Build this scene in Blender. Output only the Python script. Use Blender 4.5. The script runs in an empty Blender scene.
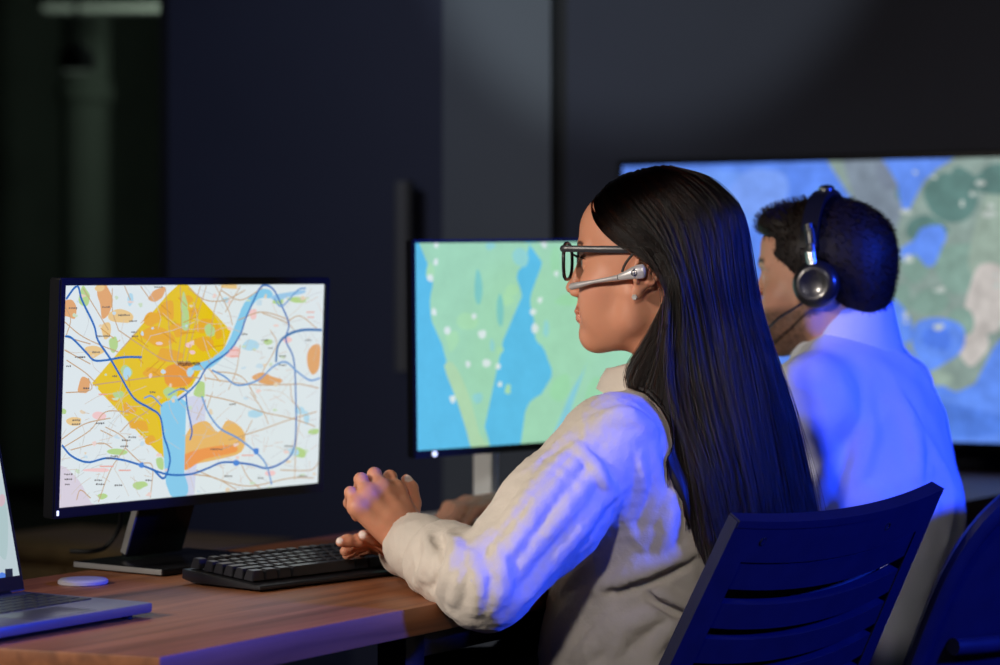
import bpy, bmesh, math, random
import numpy as np
from mathutils import Vector, Matrix

random.seed(7)
rng = np.random.default_rng(7)
scene = bpy.context.scene
COL = scene.collection
rad = math.radians

# ------------------------------------------------------------------ camera numbers
FPX, CZ, HY = 2639.0, 1.17, 271.0      # focal length in pixels, camera height, horizon row
def P(px, py, Z):
    """world point that the photo shows at pixel (px, py), Z metres ahead of the camera"""
    return np.array([(px - 500) / FPX * Z, Z, CZ - (py - HY) / FPX * Z])
def pix(p):
    return 500 + FPX * p[0] / p[1], HY + FPX * (CZ - p[2]) / p[1]

def nrm(v):
    v = np.asarray(v, float); return v / np.linalg.norm(v)

# ------------------------------------------------------------------ materials
def mat(name, color, rough=0.5, metal=0.0, spec=0.5, emit=None, estr=0.0, noise=None, bump=None,
        attr=None, coat=0.0, sss=0.0, trans=0.0, ior=1.45, aniso=0.0, mix2=None, sheen=0.0):
    m = bpy.data.materials.new(name); m.use_nodes = True
    nt = m.node_tree; b = nt.nodes['Principled BSDF']
    def s(k, v):
        if k in b.inputs: b.inputs[k].default_value = v
    s('Base Color', (*color, 1)); s('Roughness', rough); s('Metallic', metal); s('Specular IOR Level', spec)
    s('Coat Weight', coat); s('Transmission Weight', trans); s('IOR', ior); s('Anisotropic', aniso); s('Sheen Weight', sheen)
    if sss:
        s('Subsurface Weight', sss); s('Subsurface Radius', (1.0, .35, .2)); s('Subsurface Scale', .006)
    if emit is not None:
        s('Emission Color', (*emit, 1)); s('Emission Strength', estr)
    N, L = nt.nodes, nt.links
    tc = None
    def coord(scale):
        nonlocal tc
        if tc is None: tc = N.new('ShaderNodeTexCoord')
        mp = N.new('ShaderNodeMapping'); mp.inputs['Scale'].default_value = scale
        L.new(tc.outputs['Object'], mp.inputs['Vector']); return mp.outputs['Vector']
    src = None
    if attr:
        a = N.new('ShaderNodeAttribute'); a.attribute_name = attr; src = a.outputs['Color']
    if noise:                                    # (scale, amount): small tonal variation of the surface itself
        t = N.new('ShaderNodeTexNoise'); t.inputs['Scale'].default_value = 1.0; t.inputs['Detail'].default_value = 5
        L.new(coord(noise[0] if isinstance(noise[0], tuple) else (noise[0],) * 3), t.inputs['Vector'])
        r = N.new('ShaderNodeMapRange'); r.inputs['From Min'].default_value = .3; r.inputs['From Max'].default_value = .7
        r.inputs['To Min'].default_value = 1 - noise[1]; r.inputs['To Max'].default_value = 1 + noise[1]
        L.new(t.outputs['Fac'], r.inputs['Value'])
        mx = N.new('ShaderNodeMix'); mx.data_type = 'RGBA'; mx.blend_type = 'MULTIPLY'; mx.inputs['Factor'].default_value = 1
        if src: L.new(src, mx.inputs[6])
        else: mx.inputs[6].default_value = (*color, 1)
        L.new(r.outputs['Result'], mx.inputs[7]); src = mx.outputs[2]
    if src: L.new(src, b.inputs['Base Color'])
    if bump:                                     # (scale, strength, distance)
        t = N.new('ShaderNodeTexNoise'); t.inputs['Scale'].default_value = 1.0; t.inputs['Detail'].default_value = 3
        L.new(coord(bump[0] if isinstance(bump[0], tuple) else (bump[0],) * 3), t.inputs['Vector'])
        bp = N.new('ShaderNodeBump'); bp.inputs['Strength'].default_value = bump[1]; bp.inputs['Distance'].default_value = bump[2]
        L.new(t.outputs['Fac'], bp.inputs['Height']); L.new(bp.outputs['Normal'], b.inputs['Normal'])
    return m

def wood_mat(name, dark, light, axis):
    m = bpy.data.materials.new(name); m.use_nodes = True
    nt = m.node_tree; N, L = nt.nodes, nt.links; b = N['Principled BSDF']
    tc = N.new('ShaderNodeTexCoord'); mp = N.new('ShaderNodeMapping')
    mp.inputs['Rotation'].default_value = (0, 0, axis)
    L.new(tc.outputs['Object'], mp.inputs['Vector'])
    m2 = N.new('ShaderNodeMapping'); m2.inputs['Scale'].default_value = (1.6, 22, 22); L.new(mp.outputs['Vector'], m2.inputs['Vector'])
    t = N.new('ShaderNodeTexNoise'); t.inputs['Scale'].default_value = 1.4; t.inputs['Detail'].default_value = 8; t.inputs['Distortion'].default_value = .6
    L.new(m2.outputs['Vector'], t.inputs['Vector'])
    cr = N.new('ShaderNodeValToRGB'); cr.color_ramp.elements[0].position = .32; cr.color_ramp.elements[1].position = .72
    cr.color_ramp.elements[0].color = (*dark, 1); cr.color_ramp.elements[1].color = (*light, 1)
    L.new(t.outputs['Fac'], cr.inputs['Fac']); L.new(cr.outputs['Color'], b.inputs['Base Color'])
    bp = N.new('ShaderNodeBump'); bp.inputs['Strength'].default_value = .12; bp.inputs['Distance'].default_value = .002
    L.new(t.outputs['Fac'], bp.inputs['Height']); L.new(bp.outputs['Normal'], b.inputs['Normal'])
    b.inputs['Roughness'].default_value = .46
    return m

def screen_mat(name, strength, nscale=0, namt=0):
    """a lit display: the picture is the surface's own colour attribute, given off as light"""
    m = bpy.data.materials.new(name); m.use_nodes = True
    nt = m.node_tree; N, L = nt.nodes, nt.links; b = N['Principled BSDF']
    a = N.new('ShaderNodeAttribute'); a.attribute_name = 'Col'; src = a.outputs['Color']
    if namt:
        tc = N.new('ShaderNodeTexCoord')
        t = N.new('ShaderNodeTexNoise'); t.inputs['Scale'].default_value = nscale; t.inputs['Detail'].default_value = 6; t.inputs['Roughness'].default_value = .65
        L.new(tc.outputs['Object'], t.inputs['Vector'])
        r = N.new('ShaderNodeMapRange'); r.inputs['From Min'].default_value = .3; r.inputs['From Max'].default_value = .7
        r.inputs['To Min'].default_value = 1 - namt; r.inputs['To Max'].default_value = 1 + namt
        L.new(t.outputs['Fac'], r.inputs['Value'])
        mx = N.new('ShaderNodeMix'); mx.data_type = 'RGBA'; mx.blend_type = 'MULTIPLY'; mx.inputs['Factor'].default_value = 1
        L.new(src, mx.inputs[6]); L.new(r.outputs['Result'], mx.inputs[7]); src = mx.outputs[2]
    b.inputs['Base Color'].default_value = (.01, .01, .01, 1); b.inputs['Roughness'].default_value = .35
    b.inputs['Specular IOR Level'].default_value = .2
    L.new(src, b.inputs['Emission Color']); b.inputs['Emission Strength'].default_value = strength
    return m

# ------------------------------------------------------------------ objects
def tag(o, label=None, cat=None, group=None, kind=None):
    if label: o['label'] = label
    if cat: o['category'] = cat
    if group: o['group'] = group
    if kind: o['kind'] = kind
    return o
def empty(name, loc):
    o = bpy.data.objects.new(name, None); COL.objects.link(o); o.location = Vector([float(c) for c in loc]); o.empty_display_size = .05
    return o
def base_of(o):
    v = Vector((0, 0, 0))
    while o is not None: v += o.location; o = o.parent
    return v
class MB:
    """collects geometry in world coordinates; build() links it as one mesh object"""
    def __init__(s): s.v = []; s.f = []; s.n = 0; s.c = []
    def add(s, v, f, col=None):
        v = np.asarray(v, float).reshape(-1, 3)
        s.v.append(v); s.f += [tuple(i + s.n for i in q) for q in f]; s.n += len(v)
        s.c += [col] * len(f)
        return s
    def bm(s, bm, M=None):
        bm.verts.ensure_lookup_table(); bm.verts.index_update()
        v = [((M @ x.co) if M is not None else x.co)[:] for x in bm.verts]
        s.add(v, [[q.index for q in f.verts] for f in bm.faces]); bm.free(); return s
    def box(s, M, size, bev=0.0, seg=2):
        """box of the given size centred at M's origin along M's axes"""
        b = bmesh.new(); bmesh.ops.create_cube(b, size=1.0)
        for v in b.verts: v.co = Vector((v.co.x * size[0], v.co.y * size[1], v.co.z * size[2]))
        if bev: bmesh.ops.bevel(b, geom=b.edges[:], offset=bev, segments=seg, affect='EDGES', profile=.6)
        return s.bm(b, M)
    def tube(s, pts, r, n=10, caps=True, flat=None):
        """swept round bar; r scalar or one per point; flat=(axis, k) squeezes the section along axis by k"""
        pts = np.asarray(pts, float); m = len(pts); r = np.broadcast_to(np.asarray(r, float), (m,))
        T = np.gradient(pts, axis=0); T /= np.linalg.norm(T, axis=1)[:, None] + 1e-12
        up = np.array([0, 0, 1.0]) if abs(T[0][2]) < .9 else np.array([1.0, 0, 0])
        v = []; A = nrm(np.cross(T[0], up))
        for i in range(m):
            A = nrm(A - T[i] * A.dot(T[i])); B = np.cross(T[i], A)
            for k in range(n):
                a = 2 * math.pi * k / n
                d = (A * math.cos(a) + B * math.sin(a)) * r[i]
                if flat is not None: d = d - flat[0] * d.dot(flat[0]) * (1 - flat[1])
                v.append(pts[i] + d)
        f = [(i * n + k, i * n + (k + 1) % n, (i + 1) * n + (k + 1) % n, (i + 1) * n + k) for i in range(m - 1) for k in range(n)]
        if caps: f += [tuple(range(n - 1, -1, -1)), tuple((m - 1) * n + k for k in range(n))]
        return s.add(v, f)
    def lathe(s, prof, M=None, n=24):
        """profile of (radius, height) turned about M's z axis"""
        v = []; f = []; m = len(prof)
        for (r, z) in prof:
            for k in range(n):
                a = 2 * math.pi * k / n; q = Vector((r * math.cos(a), r * math.sin(a), z)); v.append((M @ q if M is not None else q)[:])
        f = [(i * n + k, i * n + (k + 1) % n, (i + 1) * n + (k + 1) % n, (i + 1) * n + k) for i in range(m - 1) for k in range(n)]
        f += [tuple(range(n - 1, -1, -1)), tuple((m - 1) * n + k for k in range(n))]
        return s.add(v, f)
    def prism(s, poly, M, t, bev=0.0):
        """polygon in M's xy plane, thickness t along M's z, centred"""
        b = bmesh.new(); vs = [b.verts.new((x, y, -t / 2)) for x, y in poly]; fa = b.faces.new(vs)
        r = bmesh.ops.extrude_face_region(b, geom=[fa])
        for e in r['geom']:
            if isinstance(e, bmesh.types.BMVert): e.co.z += t
        bmesh.ops.recalc_face_normals(b, faces=b.faces[:])
        if bev: bmesh.ops.bevel(b, geom=b.edges[:], offset=bev, segments=2, affect='EDGES', profile=.6)
        return s.bm(b, M)
    def grid(s, G, closed_u=False, closed_v=False, flip=False):
        """G[i][j] points -> quads"""
        G = np.asarray(G, float); a, b = G.shape[:2]; f = []
        for i in range(a if closed_u else a - 1):
            for j in range(b if closed_v else b - 1):
                q = (i * b + j, i * b + (j + 1) % b, ((i + 1) % a) * b + (j + 1) % b, ((i + 1) % a) * b + j)
                f.append(q[::-1] if flip else q)
        return s.add(G.reshape(-1, 3), f)
    def shell(s, G, t, closed_u=False):
        """a sheet of points G[i][j] given the thickness t (closed all round)"""
        G = np.asarray(G, float)
        if closed_u: du = np.roll(G, -1, 0) - np.roll(G, 1, 0)
        else: du = np.gradient(G, axis=0)
        dv = np.gradient(G, axis=1); n = np.cross(du, dv); n /= np.linalg.norm(n, axis=2)[..., None] + 1e-12
        A, B = G + n * t / 2, G - n * t / 2
        H = np.concatenate([A, B[:, ::-1]], axis=1)
        s.grid(H, closed_u=closed_u, closed_v=True)
        if not closed_u:
            b = H.shape[1]; a = H.shape[0]; o = s.n - a * b
            h = b // 2
            for i, fl in ((0, True), (a - 1, False)):
                for j in range(h - 1):
                    q = [o + i * b + j, o + i * b + j + 1, o + i * b + b - 2 - j, o + i * b + b - 1 - j]
                    s.f.append(tuple(q[::-1] if fl else q)); s.c.append(None)
        return s
    def build(s, name, m, parent=None, smooth=True, loc=None, angle=40):
        V = np.concatenate(s.v) if s.v else np.zeros((0, 3))
        base = base_of(parent) if parent is not None else Vector([float(c) for c in loc] if loc is not None else (0, 0, 0))
        V = V - np.array(base[:])
        me = bpy.data.meshes.new(name); me.from_pydata(V.tolist(), [], s.f)
        bm_ = bmesh.new(); bm_.from_mesh(me); bmesh.ops.recalc_face_normals(bm_, faces=bm_.faces[:]) if not any(c is not None for c in s.c) else None
        bm_.to_mesh(me); bm_.free()
        if any(c is not None for c in s.c):
            ca = me.color_attributes.new('Col', 'FLOAT_COLOR', 'CORNER')
            arr = np.ones((len(me.loops), 4), np.float32)
            for p in me.polygons:
                c = s.c[p.index] or (0, 0, 0); arr[p.loop_start:p.loop_start + p.loop_total, :3] = c
            ca.data.foreach_set('color', arr.ravel())
        if m is not None: me.materials.append(m)
        if smooth:
            me.polygons.foreach_set('use_smooth', [True] * len(me.polygons))
            me.set_sharp_from_angle(angle=rad(angle))
        o = bpy.data.objects.new(name, me); COL.objects.link(o)
        if parent is not None: o.parent = parent
        else: o.location = base
        me.update(); return o
def frame(o, x, y, z=None):
    """matrix with origin o and axes x, y (z)"""
    x = nrm(x); y = np.asarray(y, float); y = nrm(y - x * y.dot(x)); z = np.cross(x, y) if z is None else np.asarray(z)
    return Matrix(((x[0], y[0], z[0], o[0]), (x[1], y[1], z[1], o[1]), (x[2], y[2], z[2], o[2]), (0, 0, 0, 1)))
def smooth_line(pts, n=8, closed=False):
    """Catmull-Rom through the points"""
    p = np.asarray(pts, float)
    if len(p) < 3 and not closed: return p
    q = np.concatenate([p[-1:], p, p[:2]]) if closed else np.concatenate([2 * p[:1] - p[1:2], p, 2 * p[-1:] - p[-2:-1]])
    out = []
    for i in range(1, len(q) - 2):
        for k in range(n):
            t = k / n; a, b, c, d = q[i - 1], q[i], q[i + 1], q[i + 2]
            out.append(.5 * ((2 * b) + (c - a) * t + (2 * a - 5 * b + 4 * c - d) * t * t + (3 * b - a - 3 * c + d) * t ** 3))
    if not closed: out.append(p[-1])
    return np.array(out)

# ------------------------------------------------------------------ smooth solid modelling (signed distances -> one closed mesh)
def p_cap(a, b, ra, rb=None):
    a = np.asarray(a, np.float32); b = np.asarray(b, np.float32); rb = ra if rb is None else rb
    ba = b - a; l2 = float(ba.dot(ba)) + 1e-12
    def f(p):
        pa = p - a; t = np.clip(pa @ ba / l2, 0, 1); q = pa - t[:, None] * ba
        return np.sqrt(np.einsum('ij,ij->i', q, q)) - (ra + (rb - ra) * t)
    return f
def p_ell(c, r, R=None):
    c = np.asarray(c, np.float32); r = np.asarray(r, np.float32); R = np.eye(3, dtype=np.float32) if R is None else np.asarray(R, np.float32)
    def f(p):
        q = (p - c) @ R; a = q / r; k0 = np.sqrt(np.einsum('ij,ij->i', a, a)) + 1e-9
        g = a / r; k1 = np.sqrt(np.einsum('ij,ij->i', g, g)) + 1e-9
        return k0 * (k0 - 1) / k1
    return f
def p_plane(o, n):
    o = np.asarray(o, np.float32); n = np.asarray(nrm(n), np.float32)
    return lambda p: (p - o) @ n
def smin(a, b, k):
    if k <= 0: return np.minimum(a, b)
    h = np.clip(.5 + .5 * (b - a) / k, 0, 1)
    return b * (1 - h) + a * h - k * h * (1 - h)
class Solid:
    def __init__(s): s.ops = []
    def u(s, f, k=.01): s.ops.append(('u', f, k)); return s
    def cut(s, f, k=.004): s.ops.append(('s', f, k)); return s
    def __call__(s, p, act=None):
        p = np.asarray(p, np.float32); d = np.full(len(p), 1e3, np.float32)
        for i, (o, f, k) in enumerate(s.ops):
            if act is not None and not act[i]: continue
            e = f(p)
            d = smin(d, e, k) if o == 'u' else -smin(-d, e, k)
        return d
    def grad(s, p, e=5e-4):
        g = np.stack([s(p + np.eye(3)[i] * e) - s(p - np.eye(3)[i] * e) for i in range(3)], 1)
        return g / (np.linalg.norm(g, axis=1)[:, None] + 1e-9)
    def march(s, o, d, t0, t1):
        """first hit of the ray o + t d"""
        t = t0
        for _ in range(200):
            h = float(s(np.array([o + d * t]))[0])
            if h < 3e-4: return o + d * t
            t += h * .8
            if t > t1: return None
        return o + d * t
    def mesh(s, lo, hi, h, B=8):
        lo = np.asarray(lo, float); n = np.ceil((np.asarray(hi, float) - lo) / h / B).astype(int) * B; nb = n // B
        I = np.stack(np.meshgrid(*[np.arange(k) for k in nb], indexing='ij'), -1).reshape(-1, 3)
        C = lo + (I + .5) * B * h; cf = np.concatenate([s(c) for c in np.array_split(C, max(1, len(C) // 20000))])
        R = B * h * math.sqrt(3) / 2
        F = np.repeat(np.repeat(np.repeat(cf.reshape(nb), B, 0), B, 1), B, 2).astype(np.float32)
        on = np.abs(cf) < R * 1.35 + .002
        A = I[on]
        off = np.stack(np.meshgrid(*[np.arange(B)] * 3, indexing='ij'), -1).reshape(-1, 3)
        key = (A // 5) @ np.array([1, 1000, 1000000])
        order = np.argsort(key, kind='stable'); A = A[order]; key = key[order]
        cuts = np.flatnonzero(np.diff(key)) + 1
        for grp in np.split(A, cuts):
            if not len(grp): continue
            c = (lo + (grp.min(0) + grp.max(0) + 1) / 2 * B * h)[None].astype(np.float32)
            Rs = np.linalg.norm((grp.max(0) - grp.min(0) + 1) * B * h) / 2
            ds = [float(f(c)[0]) for (o, f, k) in s.ops]; m0 = float(s(c)[0])
            act = [d_ < Rs * 1.4 + .07 or d_ < m0 + .12 for d_ in ds]
            g = (grp[:, None, :] * B + off[None]).reshape(-1, 3)
            val = s((lo + g * h).astype(np.float32), act)
            F[g[:, 0], g[:, 1], g[:, 2]] = val
        return surface_nets(F, lo, h)
def surface_nets(F, lo, h):
    n = F.shape; S = F < 0
    cnt = np.zeros((n[0] - 1, n[1] - 1, n[2] - 1), np.uint8)
    cs = [(i, j, k) for i in (0, 1) for j in (0, 1) for k in (0, 1)]
    for i, j, k in cs: cnt += S[i:n[0] - 1 + i, j:n[1] - 1 + j, k:n[2] - 1 + k]
    cell = np.argwhere((cnt > 0) & (cnt < 8))
    idx = np.full(cnt.shape, -1, np.int32); idx[tuple(cell.T)] = np.arange(len(cell))
    v = np.stack([F[cell[:, 0] + i, cell[:, 1] + j, cell[:, 2] + k] for i, j, k in cs], 1)
    acc = np.zeros((len(cell), 3)); m = np.zeros(len(cell))
    for a in range(8):
        for b in range(a + 1, 8):
            d = np.abs(np.subtract(cs[a], cs[b]))
            if d.sum() != 1: continue
            x = (v[:, a] < 0) != (v[:, b] < 0); t = v[:, a] / (v[:, a] - v[:, b] + 1e-20)
            pt = np.array(cs[a])[None] + t[:, None] * (np.array(cs[b]) - np.array(cs[a]))[None]
            acc[x] += pt[x]; m[x] += 1
    V = lo + (cell + acc / m[:, None]) * h
    faces = []
    for ax in range(3):
        o1, o2 = [(1, 2), (2, 0), (0, 1)][ax]
        sl0 = [slice(None)] * 3; sl1 = [slice(None)] * 3; sl0[ax] = slice(0, -1); sl1[ax] = slice(1, None)
        X = S[tuple(sl0)] != S[tuple(sl1)]
        e = np.argwhere(X); e = e[(e[:, o1] > 0) & (e[:, o2] > 0) & (e[:, o1] < n[o1] - 1) & (e[:, o2] < n[o2] - 1)]
        inside = S[tuple(e.T)]
        def at(da, db):
            q = e.copy(); q[:, o1] -= da; q[:, o2] -= db; return idx[tuple(q.T)]
        q = np.stack([at(0, 0), at(1, 0), at(1, 1), at(0, 1)], 1)
        q[~inside] = q[~inside][:, ::-1]
        faces.append(q[(q >= 0).all(1)])
    Fq = np.concatenate(faces)
    return V, Fq[:, ::-1] if False else Fq
def hash3(i, seed):
    i = i.astype(np.int64)
    h = (i[:, 0] * 73856093) ^ (i[:, 1] * 19349663) ^ (i[:, 2] * 83492791) ^ (seed * 2654435761)
    h = (h ^ (h >> 13)) * 1274126177 & 0x7fffffff
    h = h ^ (h >> 16)
    return (h & 0xffff) / 32767.5 - 1
def vnoise(p, seed=0):
    """smooth value noise in -1..1"""
    i = np.floor(p).astype(np.int64); f = p - i; f = f * f * f * (f * (f * 6 - 15) + 10); r = 0
    for a in (0, 1):
        for b in (0, 1):
            for c in (0, 1):
                w = (f[:, 0] if a else 1 - f[:, 0]) * (f[:, 1] if b else 1 - f[:, 1]) * (f[:, 2] if c else 1 - f[:, 2])
                r = r + w * hash3(i + np.array([a, b, c]), seed)
    return r
def vnormals(V, F):
    a = V[F[:, 2]] - V[F[:, 0]]; b = V[F[:, 3]] - V[F[:, 1]]; fn = np.cross(a, b); N = np.zeros_like(V)
    for k in range(4): np.add.at(N, F[:, k], fn)
    return N / (np.linalg.norm(N, axis=1)[:, None] + 1e-12)
def relax(V, F, it=1, w=.5):
    for _ in range(it):
        acc = np.zeros_like(V); c = np.zeros(len(V))
        for a, b in ((0, 1), (1, 2), (2, 3), (3, 0)):
            np.add.at(acc, F[:, a], V[F[:, b]]); np.add.at(acc, F[:, b], V[F[:, a]])
            np.add.at(c, F[:, a], 1); np.add.at(c, F[:, b], 1)
        V = V * (1 - w) + w * acc / np.maximum(c, 1)[:, None]
    return V
def mesh_obj(name, V, F, m, parent=None, loc=None, col=None):
    base = np.array(base_of(parent)[:]) if parent is not None else np.asarray(loc, float)
    V = (V - base).astype(np.float32)
    me = bpy.data.meshes.new(name)
    me.vertices.add(len(V)); me.vertices.foreach_set('co', V.ravel())
    k = F.shape[1]
    me.loops.add(len(F) * k); me.loops.foreach_set('vertex_index', F.astype(np.int32).ravel())
    me.polygons.add(len(F)); me.polygons.foreach_set('loop_start', np.arange(0, len(F) * k, k, dtype=np.int32))
    me.update(calc_edges=True)
    me.polygons.foreach_set('use_smooth', np.ones(len(F), bool))
    if col is not None:
        ca = me.color_attributes.new('Col', 'FLOAT_COLOR', 'POINT')
        ca.data.foreach_set('color', np.concatenate([col, np.ones((len(col), 1))], 1).astype(np.float32).ravel())
    me.materials.append(m); me.validate()
    o = bpy.data.objects.new(name, me); COL.objects.link(o)
    if parent is not None: o.parent = parent
    else: o.location = Vector([float(x) for x in base])
    return o
def S2L(r, g, b):
    f = lambda c: (c / 255) / 12.92 if c <= 10 else (((c / 255) + .055) / 1.055) ** 2.4
    return (f(r), f(g), f(b))
# ================================================================== the setting
U = np.array([.53, .848, 0]); U /= np.linalg.norm(U); NN = np.array([-U[1], U[0], 0]); UP = np.array([0, 0, 1.0])
C0 = np.array([-.370, 2.871, 0])
def R_(a, b, z): return C0 + U * a + NN * b + UP * z
def RM(a, b, z): return frame(R_(a, b, z), U, NN)
DESK = .75

M_wall = mat('wall grey paint', (.029, .032, .050), .75, noise=(1.2, .12))
M_wall_lit = mat('panel grey paled for light', (.108, .120, .136), .75, noise=(1.2, .08))  # light put into the colour: paler than the wall so the panel looks lit
M_walldark = mat('dark navy panel', (.031, .035, .066), .6, noise=(.9, .15))
M_black = mat('black gap', (.006, .006, .007), .6)
M_floor = mat('dark carpet', (.020, .018, .016), .9, noise=(60, .3))
M_ceil = mat('dark ceiling', (.05, .05, .05), .8, noise=(2, .1))
M_glass = mat('dark tinted glass', (.5, .55, .52), .06, trans=1.0, ior=1.05, spec=.3)
M_concrete = mat('grey column paint', (.16, .18, .16), .8, noise=(4, .1))

AW = 3.04
o = MB().box(RM(0, .8, -.05), (6.2, 9, .1)).box(RM(7.1, 3.0, -.05), (8, 11, .1)).build('floor', M_floor, smooth=False); tag(o, kind='structure')
o = MB().box(RM(0, .8, 3.05), (6.2, 9, .1)).box(RM(7.1, 3.0, 3.05), (8, 11, .1)).build('ceiling', M_ceil, smooth=False); tag(o, kind='structure')
o = MB().box(RM(AW + .06, -.62, 1.5), (.12, 3.80, 3.0)).build('wall_back', M_wall, smooth=False); tag(o, kind='structure')
o = MB().box(RM(AW + .06, 1.475, 1.5), (.12, .30, 3.0)).build('wall_panel', M_wall_lit, smooth=False); tag(o, kind='structure')
o = MB().box(RM(AW + .075, 1.302, 1.5), (.09, .05, 3.0)).build('trim_1', M_black, smooth=False); tag(o, kind='structure')
dr = MB().box(RM(AW + .07, 2.055, 1.5), (.10, .856, 3.0), .004).build('door_1', M_walldark, smooth=False, loc=R_(AW + .07, 2.055, 0)); tag(dr, kind='structure')
hb = MB()
hb.tube([R_(AW - .03, 1.716, 1.385), R_(AW - .03, 1.716, .93)], .024, 16)
for z in (1.30, 1.02): hb.tube([R_(AW - .03, 1.716, z), R_(AW + .03, 1.716, z)], .009, 10)
M_handle = mat('dull steel', (.11, .11, .115), .6, .3)
hb.build('door_handle', M_handle, dr)
o = MB().box(RM(AW + .07, 2.50, 1.5), (.08, .035, 3.0)).box(RM(AW + .07, 4.6, 1.5), (.08, .05, 3.0)).build('trim_2', M_black, smooth=False); tag(o, kind='structure')
o = MB().box(RM(AW + .07, 3.55, 1.5), (.012, 2.06, 3.0)).build('window_1', M_glass, smooth=False); tag(o, kind='structure')
o = MB().box(RM(10.9, 3.0, 1.5), (.12, 11, 3.0)).box(RM(7.1, 8.3, 1.5), (8, .12, 3.0)).build('wall_far', M_concrete, smooth=False); tag(o, kind='structure')
o = MB().box(RM(0, 5.1, 1.5), (6.1, .12, 3.0)).build('wall_left', M_walldark, smooth=False); tag(o, kind='structure')
# the dim room behind the glass: a round column and a ceiling lamp
cpos = P(86, 271, 13.2)
o = MB().lathe([(.12, 0), (.12, 2.0), (.14, 2.02), (.14, 2.10), (.12, 2.12), (.12, 3.0)], Matrix.Translation((cpos[0], cpos[1], 0)), 28).build('column', M_concrete, loc=(cpos[0], cpos[1], 0)); tag(o, kind='structure')
M_lampglow = mat('lamp diffuser', (.8, .8, .75), .5, emit=S2L(205, 220, 205), estr=.14)
M_darkmetal = mat('dark metal', (.03, .03, .035), .4, .7)
lp = P(104, 6, 12.4)
t = empty('ceiling_light', lp); tag(t, 'dim long ceiling light far behind the dark glass', 'ceiling light')
MB().box(Matrix.Translation((lp[0], lp[1], lp[2] + .03)), (.62, .16, .06), .01).box(Matrix.Translation((lp[0], lp[1], (lp[2] + 3.0) / 2 + .02)), (.03, .03, 3.0 - lp[2])).build('housing', M_darkmetal, t)
MB().box(Matrix.Translation((lp[0], lp[1], lp[2] - .012)), (.56, .12, .03), .01).build('diffuser', M_lampglow, t)
lp2 = P(77, 60, 11.6)
t = empty('spotlight', lp2); tag(t, 'small round spotlight glinting behind the dark glass above the column', 'spotlight')
MB().lathe([(.03, -.02), (.075, -.05), (.085, .02), (.05, .06), (.02, .08)], Matrix.Translation(lp2)).tube([lp2 + [0, 0, .07], [lp2[0], lp2[1], 3.0]], .01, 8).build('housing', M_darkmetal, t)
MB().lathe([(.001, -.052), (.062, -.052), (.06, -.040), (.001, -.040)], Matrix.Translation(lp2)).build('bulb', M_lampglow, t)

# low brown cabinet by the dark wall, seen below the near monitor
M_cab = wood_mat('dim brown wood', (.15, .090, .030), (.26, .16, .055), 0)
cb = P(125, 535, 6.1); ca = (cb - C0) @ U; cbb = (cb - C0) @ NN
t = empty('low_cabinet', R_(ca, cbb, 0)); tag(t, 'low brown cabinet in the dark behind the map monitor', 'cabinet')
MB().box(RM(ca, cbb, .29), (.40, .62, .46), .006).build('body', M_cab, t)
MB().box(RM(ca, cbb, .535), (.43, .66, .03), .005).build('top', M_cab, t)
for k in (-.155, .155):
    d = MB().box(RM(ca - .208, cbb + k, .29), (.016, .30, .42), .004).build('door', M_cab, t)
    MB().tube([R_(ca - .225, cbb + k * .15, .40), R_(ca - .225, cbb + k * .15, .30)], .006, 8).build('handle', M_handle, d)
for i in (-1, 1):
    for j in (-1, 1): MB().box(RM(ca + i * .17, cbb + j * .27, .03), (.04, .04, .06)).build('leg', M_darkmetal, t)

# ================================================================== the desk
M_wood = wood_mat('orange brown wood', (.15, .050, .020), (.35, .130, .052), -math.atan2(U[1], U[0]))
dk = empty('desk', R_(1.4, .31, 0)); tag(dk, 'long orange-brown wooden desk that carries the monitors, laptop and keyboard', 'desk')
poly = [(0, 0), (3.0, 0), (3.0, .62), (-.128, .62)]
MB().prism(poly, frame(R_(0, 0, DESK - .018), U, NN), .036, .0025).build('desktop', M_wood, dk)
for a in (.57, 1.75, 2.9):
    for b in (.07, .55): MB().box(RM(a, b, .357), (.045, .045, .714), .004).build('leg', M_darkmetal, dk)
for b in (.07, .55): MB().box(RM(1.735, b, .69), (2.33, .04, .035), .003).build('rail', M_darkmetal, dk)

# ================================================================== displays
def fit_rect(px4, W, H, g):
    """pose (matrix) of a W x H rectangle whose corners TL TR BR BL the photo shows at px4"""
    L = np.array([(-W / 2, H / 2), (W / 2, H / 2), (W / 2, -H / 2), (-W / 2, -H / 2)])
    def axes(p):
        y, t, r = p[3:6]; w = np.array([math.cos(y), math.sin(y), 0]); n = np.array([math.sin(y), -math.cos(y), 0])
        up = UP * math.cos(t) - n * math.sin(t); n2 = n * math.cos(t) + UP * math.sin(t)
        return w * math.cos(r) + up * math.sin(r), up * math.cos(r) - w * math.sin(r), n2
    def res(p):
        w, u, n = axes(p); out = []
        for (a, b), q in zip(L, px4):
            x, y = pix(p[:3] + w * a + u * b); out += [x - q[0], y - q[1]]
        return np.array(out)
    p = np.array(g, float)
    for _ in range(60):
        r = res(p); J = np.stack([(res(p + np.eye(6)[i] * 1e-5) - r) / 1e-5 for i in range(6)], 1)
        p = p - np.linalg.solve(J.T @ J + 1e-3 * np.eye(6) * np.diag(J.T @ J).mean() * 1e-3, J.T @ r)
    w, u, n = axes(p); print('fit', np.round(p, 4), 'residual', np.abs(res(p)).max().round(2))
    return frame(p[:3], w, u)
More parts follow.
